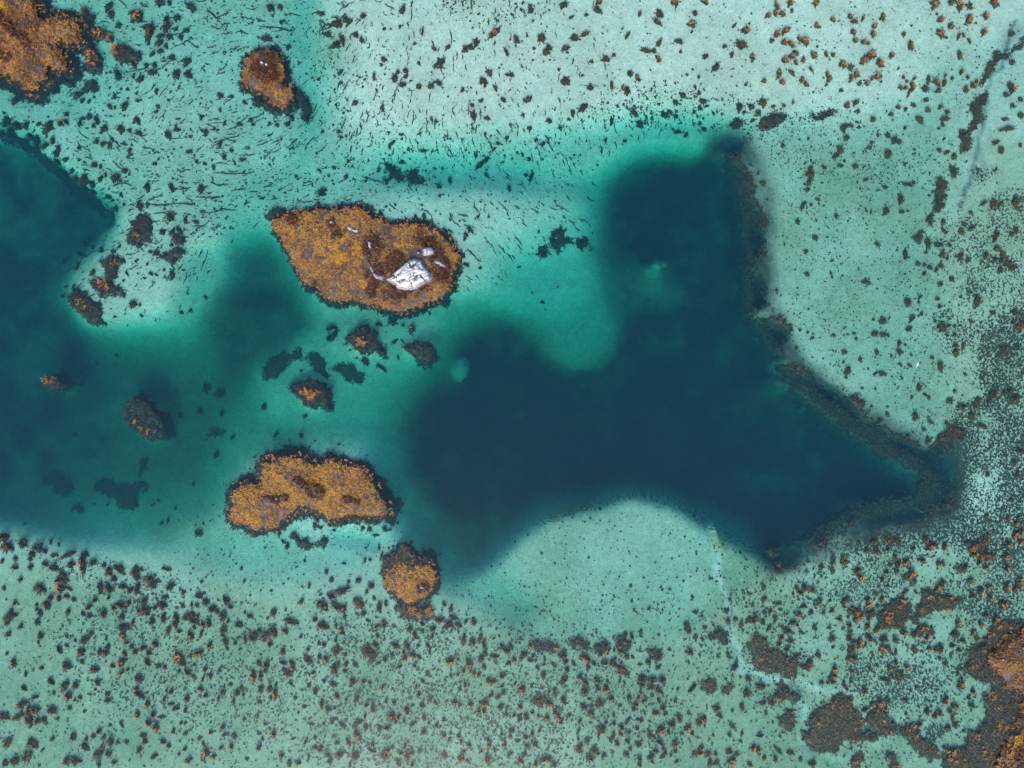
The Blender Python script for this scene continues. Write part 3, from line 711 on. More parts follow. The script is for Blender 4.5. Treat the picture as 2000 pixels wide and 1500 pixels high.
# ------------------------------------------------------------------ weed beds
def tl(ox, oy, pts):
    return [(ox + x / 4, oy + y / 4) for x, y in pts]
BEDS = [
 ('kelp_bed', [(-40, 246), (10, 252), (62, 278), (104, 322), (134, 354), (168, 376), (212, 410), (206, 420), (160, 402), (118, 372), (92, 344), (52, 300), (10, 272), (-40, 264)],
  'ragged dark weed rim of the deep water at the left edge', 'kelp bed', 1.0, 'kelp_dark'),
 ('reef_edge_kelp', [(1428, 300), (1445, 315), (1460, 345), (1475, 390), (1488, 425), (1487, 460), (1492, 490), (1485, 500), (1470, 515), (1485, 530), (1495, 560), (1495, 590), (1480, 605), (1465, 620), (1452, 600), (1455, 560), (1450, 500), (1448, 450), (1443, 400), (1434, 350)],
  'long brown kelp band down the upper right wall of the deep pool', 'kelp bed', 0.75, 'kelp_reef'),
 ('reef_edge_kelp', [(1462, 618), (1490, 630), (1520, 624), (1545, 648), (1525, 665), (1522, 690), (1505, 715), (1494, 700), (1505, 670), (1488, 650)],
  'dark kelp outcrop at the kink of the pool wall', 'kelp bed', 0.7, 'kelp_dark'),
 ('reef_edge_kelp', [(1530, 715), (1560, 720), (1590, 745), (1610, 760), (1625, 785), (1645, 775), (1675, 780), (1680, 800), (1700, 825), (1715, 835), (1740, 845), (1780, 862), (1800, 880), (1808, 894),
   (1815, 915), (1790, 915), (1760, 895), (1710, 880), (1660, 855), (1610, 820), (1575, 785), (1545, 745)], 'broad olive kelp band along the lower right wall of the deep pool', 'kelp bed', 0.9, 'kelp_olive'),
 ('reef_edge_kelp', [(1808, 896), (1830, 865), (1850, 845), (1872, 838), (1882, 842), (1862, 870), (1846, 900), (1848, 925), (1868, 960), (1860, 990), (1822, 998), (1800, 975), (1812, 940)],
  'brown kelp band closing the right tip of the deep pool', 'kelp bed', 0.65, 'kelp_olive'),
 ('reef_edge_kelp', [(1822, 1000), (1790, 992), (1740, 1002), (1690, 1012), (1660, 1022), (1640, 1022), (1612, 1056), (1596, 1070), (1565, 1062), (1600, 1040), (1640, 1010), (1700, 992), (1760, 976), (1800, 974)],
  'narrow brown kelp band along the underside of the pool tip', 'kelp bed', 0.8, 'kelp_olive'),
 ('kelp_bed', [(1490, 1076), (1510, 1068), (1540, 1070), (1532, 1084), (1518, 1092), (1502, 1086)], 'dark kelp patch at the lowest corner of the deep pool', 'kelp bed', 0.8, 'kelp_dark'),
 ('kelp_bed', [(1460, 1262), (1475, 1240), (1500, 1245), (1500, 1268), (1520, 1270), (1535, 1285), (1545, 1290), (1560, 1280), (1558, 1310), (1560, 1322), (1545, 1328), (1520, 1312), (1500, 1316), (1480, 1310), (1456, 1298), (1475, 1285)],
  'dark brown kelp bed beside the bend of the lower runnel', 'kelp bed', 0.22, 'kelp_olive'),
 ('kelp_bed', [(1640, 1355), (1665, 1365), (1670, 1385), (1685, 1400), (1687, 1430), (1712, 1436), (1716, 1446), (1690, 1452), (1650, 1450), (1640, 1465), (1635, 1475), (1610, 1475), (1590, 1465), (1572, 1450), (1568, 1432), (1585, 1425), (1580, 1405), (1600, 1390), (1605, 1378), (1622, 1372)],
  'largest dark brown kelp bed at the end of the lower runnel', 'kelp bed', 0.2, 'kelp_olive'),
 ('kelp_bed', [(1700, 1390), (1730, 1390), (1748, 1415), (1750, 1432), (1735, 1440), (1710, 1430), (1695, 1420)], 'dark kelp bed right of the largest lower bed', 'kelp bed', 0.22, 'kelp_olive'),
 ('kelp_bed', [(1755, 1425), (1785, 1415), (1800, 1430), (1810, 1445), (1835, 1465), (1850, 1482), (1820, 1487), (1795, 1470), (1775, 1450), (1760, 1440)], 'slanting dark kelp bed leading to the lower right islet', 'kelp bed', 0.22, 'kelp_olive'),
 ('kelp_bed', tl(1500, 1125, [(60, 930), (130, 850), (180, 880), (200, 920), (240, 900), (250, 970), (200, 1000), (150, 960), (100, 980), (60, 970)]), 'small dark kelp bed left of the lower runnel', 'kelp bed', 0.25, 'kelp_olive'),
 ('kelp_bed', tl(1500, 1125, [(90, 1100), (170, 1030), (210, 1060), (220, 1170), (260, 1190), (180, 1200), (110, 1180)]), 'dark kelp bed left of the runnel mouth', 'kelp bed', 0.25, 'kelp_olive'),
 ('kelp_bed', tl(1500, 1125, [(660, 1420), (720, 1380), (770, 1430), (740, 1485), (670, 1490)]), 'round dark kelp bed at the bottom edge, lower right', 'kelp bed', 0.25, 'kelp_olive'),
 ('kelp_bed', tl(1500, 1125, [(910, 1400), (980, 1390), (1040, 1480), (1040, 1560), (940, 1560), (960, 1470)]), 'dark kelp bed cut off by the bottom edge, lower right', 'kelp bed', 0.25, 'kelp_olive'),
 ('kelp_bed', tl(1500, 1125, [(900, 230), (980, 180), (1060, 170), (1110, 220), (1110, 300), (1070, 400), (990, 420), (900, 400), (880, 330), (820, 320), (760, 300), (600, 310), (640, 280), (720, 270), (880, 290)]), 'large ragged kelp bed on the lower right flat', 'kelp bed', 0.22, 'kelp_olive'),
 ('kelp_bed', tl(1500, 1125, [(1200, 160), (1260, 120), (1330, 140), (1400, 160), (1540, 180), (1470, 260), (1380, 270), (1260, 290), (1180, 360), (1110, 370), (1150, 280), (1200, 220)]), 'arrow-shaped brown kelp bed on the lower right flat', 'kelp bed', 0.2, 'kelp_olive'),
 ('kelp_bed', tl(1500, 1125, [(1050, 0), (1160, 0), (1180, 60), (1130, 80), (1090, 50)]), 'olive kelp bed above the arrow-shaped bed', 'kelp bed', 0.25, 'kelp_olive'),
 ('kelp_bed', tl(1500, 1125, [(1160, 420), (1200, 400), (1280, 420), (1330, 440), (1250, 470), (1170, 480)]), 'short kelp bed under the arrow-shaped bed', 'kelp bed', 0.22, 'kelp_olive'),
 ('kelp_bed', [(1990, 1212), (1970, 1215), (1945, 1218), (1930, 1235), (1925, 1255), (1890, 1272), (1895, 1290), (1880, 1310), (1910, 1328), (1935, 1336), (1946, 1350), (1925, 1360), (1930, 1385), (1925, 1415), (1918, 1430), (1893, 1432),
   (1890, 1455), (1870, 1470), (1850, 1480), (1846, 1500), (1840, 1560), (1990, 1560), (2010, 1400), (2010, 1230)], 'wide olive-brown weed apron around the lower right islet', 'kelp bed', 0.14, 'kelp_olive'),
 ('kelp_bed', tl(1000, 1125, [(170, 530), (260, 520), (330, 545), (340, 600), (260, 605), (190, 580)]), 'oval dark kelp bed under the half-moon sandbank, left one', 'kelp bed', 0.3, 'kelp_dark'),
 ('kelp_bed', tl(1000, 1125, [(460, 520), (520, 485), (580, 520), (600, 560), (540, 585), (480, 560)]), 'dark kelp bed under the half-moon sandbank, second from left', 'kelp bed', 0.3, 'kelp_dark'),
 ('kelp_bed', tl(1000, 1125, [(610, 540), (700, 520), (740, 510), (780, 560), (800, 590), (720, 610), (640, 590)]), 'dark kelp bed under the half-moon sandbank, third from left', 'kelp bed', 0.3, 'kelp_dark'),
 ('kelp_bed', tl(1000, 1125, [(810, 490), (870, 470), (900, 500), (930, 560), (890, 610), (840, 590), (810, 540)]), 'dark kelp bed under the half-moon sandbank, fourth from left', 'kelp bed', 0.3, 'kelp_dark'),
 ('kelp_bed', tl(1000, 1125, [(980, 590), (1060, 570), (1140, 580), (1185, 590), (1160, 650), (1110, 640), (1060, 610), (990, 620)]), 'dark kelp bed under the half-moon sandbank, rightmost one', 'kelp bed', 0.3, 'kelp_dark'),
 ('kelp_bed', tl(1000, 1125, [(1540, 480), (1600, 440), (1660, 420), (1700, 450), (1700, 520), (1660, 545), (1600, 510), (1560, 510)]), 'rounded dark kelp bed left of the lower runnel neck', 'kelp bed', 0.25, 'kelp_dark'),
 ('kelp_bed', tl(1000, 1125, [(1490, 840), (1540, 800), (1590, 830), (1600, 900), (1560, 930), (1500, 880)]), 'faint round kelp bed below the runnel neck, left one', 'kelp bed', 0.3, 'kelp_olive'),
 ('kelp_bed', tl(1000, 1125, [(1645, 880), (1700, 850), (1745, 880), (1720, 920), (1660, 915)]), 'faint round kelp bed below the runnel neck, right one', 'kelp bed', 0.3, 'kelp_olive'),
 ('kelp_bed', tl(1500, 0, [(-60, 950), (-20, 900), (60, 880), (150, 890), (130, 940), (60, 970), (0, 1010), (-40, 1000)]), 'dark weed bed along the top of the green sand, left', 'kelp bed', 0.35, 'kelp_dark'),
 ('kelp_bed', tl(1500, 0, [(340, 870), (400, 890), (470, 870), (540, 840), (545, 865), (500, 910), (430, 930), (370, 920)]), 'dark weed bed along the top of the green sand, right', 'kelp bed', 0.35, 'kelp_dark'),
 ('kelp_bed', tl(1500, 0, [(2010, 300), (1940, 350), (1880, 400), (1790, 425), (1740, 480), (1700, 560), (1650, 660), (1690, 650), (1735, 585), (1785, 510), (1850, 430), (1920, 410), (2010, 345)]), 'narrow dark kelp chain beside the upper runnel, upper part', 'kelp bed', 0.3, 'kelp_olive'),
 ('kelp_bed', tl(1500, 0, [(1720, 690), (1745, 720), (1720, 790), (1665, 870), (1695, 920), (1640, 985), (1575, 1040), (1605, 1100), (1580, 1190), (1540, 1190), (1505, 1060), (1510, 1020), (1560, 1010), (1612, 930), (1602, 830), (1640, 760), (1680, 720)]), 'winding dark kelp chain beside the upper runnel, middle part', 'kelp bed', 0.3, 'kelp_olive'),
 ('kelp_bed', tl(1500, 0, [(1435, 1290), (1485, 1285), (1490, 1350), (1455, 1385), (1435, 1350)]), 'short dark kelp block on the upper runnel bank', 'kelp bed', 0.3, 'kelp_olive'),
 ('kelp_bed', tl(1500, 375, [(1310, -90), (1370, -130), (1430, -60), (1390, 0), (1380, 80), (1340, 170), (1310, 180), (1300, 240), (1250, 230), (1260, 180), (1300, 130), (1305, 60), (1330, 0)]), 'dark kelp chain along the lower upper runnel bank', 'kelp bed', 0.3, 'kelp_olive'),
 ('kelp_bed', tl(1500, 375, [(1250, 265), (1240, 310), (1200, 370), (1130, 388), (1160, 350), (1210, 300)]), 'slanting dark kelp strip at the foot of the upper runnel', 'kelp bed', 0.35, 'kelp_olive'),
 ('kelp_bed', tl(1500, 375, [(1790, 1180), (1870, 1180), (1890, 1250), (1860, 1290), (1820, 1250)]), 'olive green weed patch in the mottled shallows by the right edge', 'kelp bed', 0.3, 'kelp_olive'),
 ('kelp_bed', tl(0, 375, [(1030, 230), (1060, 195), (1165, 178), (1182, 320), (1165, 382), (1100, 372), (1030, 412), (985, 382), (995, 310), (1030, 290)]), 'upper dark kelp bed on the left sand spit', 'kelp bed', 0.15, 'kelp_dark'),
 ('kelp_bed', tl(0, 375, [(780, 550), (830, 515), (900, 515), (970, 520), (970, 560), (920, 580), (905, 640), (920, 660), (870, 690), (890, 730), (950, 760), (962, 800), (900, 808), (860, 800), (790, 822), (740, 790), (720, 740), (693, 710), (740, 648), (780, 675), (812, 682), (815, 600)]), 'zigzag dark kelp bed with orange tips on the left sand spit', 'kelp bed', 0.08, 'kelp_dark'),
 ('kelp_bed', tl(0, 375, [(488, 800), (545, 792), (540, 735), (575, 735), (600, 790), (680, 820), (740, 850), (778, 910), (785, 1000), (740, 1040), (660, 1030), (610, 960), (560, 900), (510, 850)]), 'oval dark kelp bed at the lower tip of the left sand spit', 'kelp bed', 0.15, 'kelp_dark'),
 ('kelp_bed', tl(0, 375, [(1240, 490), (1300, 460), (1380, 430), (1428, 450), (1400, 510), (1330, 552), (1280, 522)]), 'dark kelp bed on the right side of the left sand spit', 'kelp bed', 0.35, 'kelp_dark'),
 ('kelp_bed', tl(0, 375, [(1340, 340), (1390, 330), (1425, 350), (1415, 400), (1400, 420), (1350, 385)]), 'small blocky dark weed patch on the left spit', 'kelp bed', 0.35, 'kelp_dark'),
 ('kelp_bed', [(70, 747), (80, 733), (100, 729), (118, 735), (128, 750), (122, 764), (98, 768), (76, 760)], 'lone dark kelp mound with orange top in the deep left water', 'kelp bed', 0.06, 'kelp_dark'),
 ('kelp_bed', tl(500, 375, [(780, 1060), (800, 1030), (860, 1040), (910, 1090), (950, 1160), (1012, 1230), (1000, 1285), (940, 1230), (880, 1262), (820, 1262), (750, 1200), (688, 1170), (690, 1130), (740, 1115)]), 'dark kelp bed with golden middle below the largest islet', 'kelp bed', 0.06, 'kelp_dark'),
 ('kelp_bed', tl(500, 375, [(1130, 1160), (1190, 1190), (1240, 1178), (1330, 1163), (1392, 1210), (1392, 1285), (1340, 1355), (1260, 1352), (1210, 1270), (1150, 1210)]), 'dark kelp bed below the right end of the largest islet', 'kelp bed', 0.3, 'kelp_dark'),
 ('kelp_bed', tl(500, 375, [(580, 1380), (640, 1330), (740, 1350), (822, 1430), (800, 1485), (720, 1472), (640, 1432)]), 'faint oval weed bed in the green water under the largest islet', 'kelp bed', 1.0, 'kelp_olive'),
 ('kelp_bed', tl(500, 750, [(240, 30), (300, -10), (420, -40), (520, -10), (560, 60), (585, 130), (560, 212), (470, 190), (380, 180), (310, 110)]), 'dim weed skirt around a small golden kelp top', 'kelp bed', 0.12, 'kelp_dark'),
 ('kelp_bed', tl(500, 375, [(20, 1370), (120, 1240), (230, 1250), (330, 1230), (350, 1290), (240, 1320), (200, 1400), (120, 1470), (30, 1450)]), 'dim patchy weed on submerged rock in the green water', 'kelp bed', 1.3, 'kelp_olive'),
 ('kelp_bed', tl(500, 375, [(380, 1270), (450, 1250), (540, 1350), (550, 1440), (460, 1400), (400, 1340)]), 'dim weed streak beside the small golden kelp top', 'kelp bed', 1.2, 'kelp_olive'),
 ('kelp_bed', tl(0, 750, [(955, 110), (1050, 90), (1150, 140), (1230, 220), (1282, 330), (1292, 412), (1200, 452), (1100, 440), (1040, 380), (960, 340), (930, 250)]), 'weedy submerged rock with tiny orange tips, left basin', 'kelp bed', 0.1, 'kelp_dark'),
 ('kelp_bed', tl(0, 750, [(205, 740), (290, 700), (360, 730), (430, 790), (482, 840), (450, 892), (370, 892), (290, 820), (215, 785)]), 'dim oval weed bed, left of two in the left basin', 'kelp bed', 2.2, 'kelp_olive'),
 ('kelp_bed', tl(0, 750, [(630, 810), (680, 755), (780, 780), (850, 820), (950, 810), (1060, 785), (1064, 840), (1010, 860), (1022, 985), (940, 1008), (880, 970), (820, 910), (700, 890), (640, 842)]), 'dim fish-shaped weed bed in the left basin', 'kelp bed', 1.9, 'kelp_olive'),
 ('kelp_bed', tl(0, 750, [(475, 1000), (525, 940), (560, 990), (585, 1010), (540, 1032)]), 'dim small weed bed below the oval one, left basin', 'kelp bed', 2.0, 'kelp_olive'),
 ('kelp_bed', tl(0, 750, [(1010, 620), (1060, 615), (1050, 680), (1030, 735), (1005, 725), (1015, 670)]), 'dim upright weed strip in the left basin', 'kelp bed', 2.2, 'kelp_olive'),
 ('kelp_bed', tl(0, 750, [(1545, 400), (1620, 365), (1715, 375), (1640, 420), (1560, 445)]), 'dim flat weed patch above the kidney islet', 'kelp bed', 2.0, 'kelp_dark'),
 ('kelp_bed', tl(500, 750, [(250, 1200), (290, 1170), (340, 1210), (410, 1225), (440, 1285), (380, 1300), (310, 1270)]), 'dark weed tail hanging below the kidney islet', 'kelp bed', 0.5, 'kelp_dark'),
 ('kelp_bed', tl(500, 750, [(450, 1260), (490, 1220), (540, 1215), (560, 1250), (520, 1285), (460, 1280)]), 'small dark weed patch below the kidney islet', 'kelp bed', 0.6, 'kelp_dark'),
 ('kelp_bed', tl(500, 750, [(975, 1420), (1005, 1340), (1080, 1320), (1120, 1260), (1160, 1245), (1230, 1270), (1200, 1320), (1260, 1350), (1330, 1330), (1390, 1390), (1400, 1480), (1340, 1460), (1200, 1450), (1080, 1460), (1000, 1500)]), 'dark weed bed above the small round islet', 'kelp bed', 0.12, 'kelp_dark'),
 ('kelp_bed', tl(500, 1125, [(1090, 240), (1150, 230), (1200, 250), (1250, 235), (1330, 225), (1385, 290), (1375, 332), (1280, 352), (1200, 342), (1100, 312)]), 'dark weed bed with golden curls below the small round islet', 'kelp bed', 0.06, 'kelp_dark'),
 ('kelp_bed', tl(1000, 375, [(310, 300), (340, 270), (380, 275), (410, 300), (420, 340), (460, 345), (492, 390), (440, 400), (400, 440), (370, 482), (340, 440), (310, 420), (288, 370), (330, 350)]), 'middle of three dark weed beds left of the deep pool', 'kelp bed', 1.2, 'kelp_dark'),
 ('kelp_bed', tl(1000, 375, [(195, 415), (240, 410), (280, 460), (290, 505), (250, 512), (215, 470)]), 'leftmost of three dark weed beds left of the deep pool', 'kelp bed', 1.3, 'kelp_dark'),
 ('kelp_bed', tl(1000, 375, [(500, 390), (540, 340), (590, 340), (625, 425), (560, 420), (510, 445)]), 'rightmost of three dark weed beds left of the deep pool', 'kelp bed', 1.3, 'kelp_dark'),
 ('kelp_bed', tl(500, 0, [(1005, 1260), (1060, 1265), (1110, 1330), (1165, 1370), (1150, 1410), (1080, 1390), (1010, 1425), (1000, 1390), (1050, 1350), (1005, 1310)]), 'left of two dark weed beds above the largest islet', 'kelp bed', 1.3, 'kelp_dark'),
 ('kelp_bed', tl(500, 0, [(1170, 1330), (1210, 1310), (1255, 1310), (1265, 1370), (1325, 1390), (1310, 1425), (1220, 1445), (1195, 1400)]), 'right of two dark weed beds above the largest islet', 'kelp bed', 1.3, 'kelp_dark'),
 ('kelp_bed', tl(500, 375, [(50, 180), (100, 150), (160, 105), (200, 140), (270, 165), (200, 192), (140, 225), (60, 212)]), 'dark weed knob off the upper left corner of the largest islet', 'kelp bed', 0.5, 'kelp_dark'),
 ('kelp_bed', tl(0, 0, [(650, 400), (690, 375), (740, 385), (775, 440), (770, 500), (740, 545), (660, 545), (620, 500), (640, 450)]), 'round orange-topped kelp clump by the upper left islet', 'kelp bed', 0.03, 'kelp_dark'),
 ('kelp_bed', tl(0, 0, [(720, 210), (780, 205), (850, 260), (875, 300), (820, 320), (740, 310), (710, 270)]), 'orange-topped kelp ridge right of the upper left islet', 'kelp bed', 0.03, 'kelp_dark'),
 ('kelp_bed', tl(0, 0, [(870, 330), (920, 325), (980, 340), (1005, 400), (1060, 390), (1075, 440), (1060, 480), (990, 470), (900, 470), (870, 400)]), 'dark kelp patch with orange left rim, upper left', 'kelp bed', 0.15, 'kelp_dark'),
 ('kelp_bed', tl(0, 0, [(540, 750), (640, 680), (700, 600), (740, 560), (735, 620), (690, 680), (620, 730), (550, 770)]), 'slanting dark weed strip below the upper left islet', 'kelp bed', 0.5, 'kelp_dark'),
 ('kelp_bed', tl(500, 0, [(270, 690), (340, 710), (400, 780), (425, 850), (415, 930), (390, 960), (355, 920), (350, 830), (250, 860), (290, 780)]), 'dark weed tail right of the pear-shaped islet', 'kelp bed', 0.7, 'kelp_dark'),
 ('kelp_bed', tl(500, 0, [(-40, 770), (20, 760), (90, 780), (240, 850), (180, 890), (100, 860), (30, 830), (-20, 800)]), 'dark weed fringe below the pear-shaped islet', 'kelp bed', 0.4, 'kelp_dark'),
]
TIPS = {'zigzag': [(197, 550, 8, 14), (207, 560, 6, 8), (222, 514, 5, 5)], 'upper dark kelp bed': [(262, 457, 4, 4), (270, 460, 4, 3)], 'oval dark kelp bed at': [(155, 590, 8, 8), (162, 600, 5, 4)],
        'lone dark': [(88, 743, 7, 9), (100, 745, 9, 7)], 'golden middle': [(704, 667, 11, 26), (712, 672, 5, 8)], 'tiny orange': [(262, 824, 4, 5), (274, 836, 5, 5), (289, 844, 4, 5)],
        'golden curls': [(806, 1192, 9, 20), (818, 1202, 6, 10), (837, 1195, 9, 20)], 'dim weed skirt': [(593, 765, 8, 16), (604, 768, 12, 34), (612, 778, 8, 14), (618, 768, 6, 10)],
        'above the small round': [(775, 1100, 14, 8), (800, 1090, 14, 6), (840, 1105, 9, 8)], 'round orange-topped': [(177, 112, 15, 36)], 'orange-topped kelp ridge': [(190, 62, 10, 16), (208, 72, 9, 9)],
        'orange left rim': [(222, 90, 5, 14), (224, 102, 5, 12)], 'arrow-shaped brown': [(1818, 1168, 6, 6), (1835, 1170, 5, 4), (1800, 1193, 7, 6), (1854, 1195, 5, 4), (1862, 1168, 5, 5)],
        'large ragged': [(1735, 1205, 12, 14), (1768, 1175, 6, 8), (1757, 1190, 6, 4)], 'bend of the lower': [(1466, 1250, 4, 4), (1488, 1288, 3, 4)], 'wide olive': [(1945, 1225, 8, 10), (1935, 1240, 5, 5), (1940, 1360, 8, 12), (1950, 1385, 8, 8), (1910, 1440, 6, 6), (1900, 1300, 10, 6), (1925, 1470, 14, 16), (1860, 1478, 8, 10), (1960, 1420, 10, 14)]}
for nm, poly, lab, cat, top, mt in BEDS:
    sp = None
    for k_, v_ in TIPS.items():
        if k_ in lab: sp = v_
    if nm == 'reef_edge_kelp': mt = 'kelp_reef'
    if any(k_ in lab for k_ in ('lone dark', 'tiny orange', 'golden middle', 'dim weed skirt', 'right end of the largest')): top = 0.6
    elif 'left sand spit' in lab: top = 0.35
    weed_bed(nm, poly, lab, cat, top, mt, tipspots=sp, tone=0.45, depth_top=0.75 if nm == 'reef_edge_kelp' else 0.35 if top > 0.9 else None, grow=0.7 if nm == 'reef_edge_kelp' else 0.12)

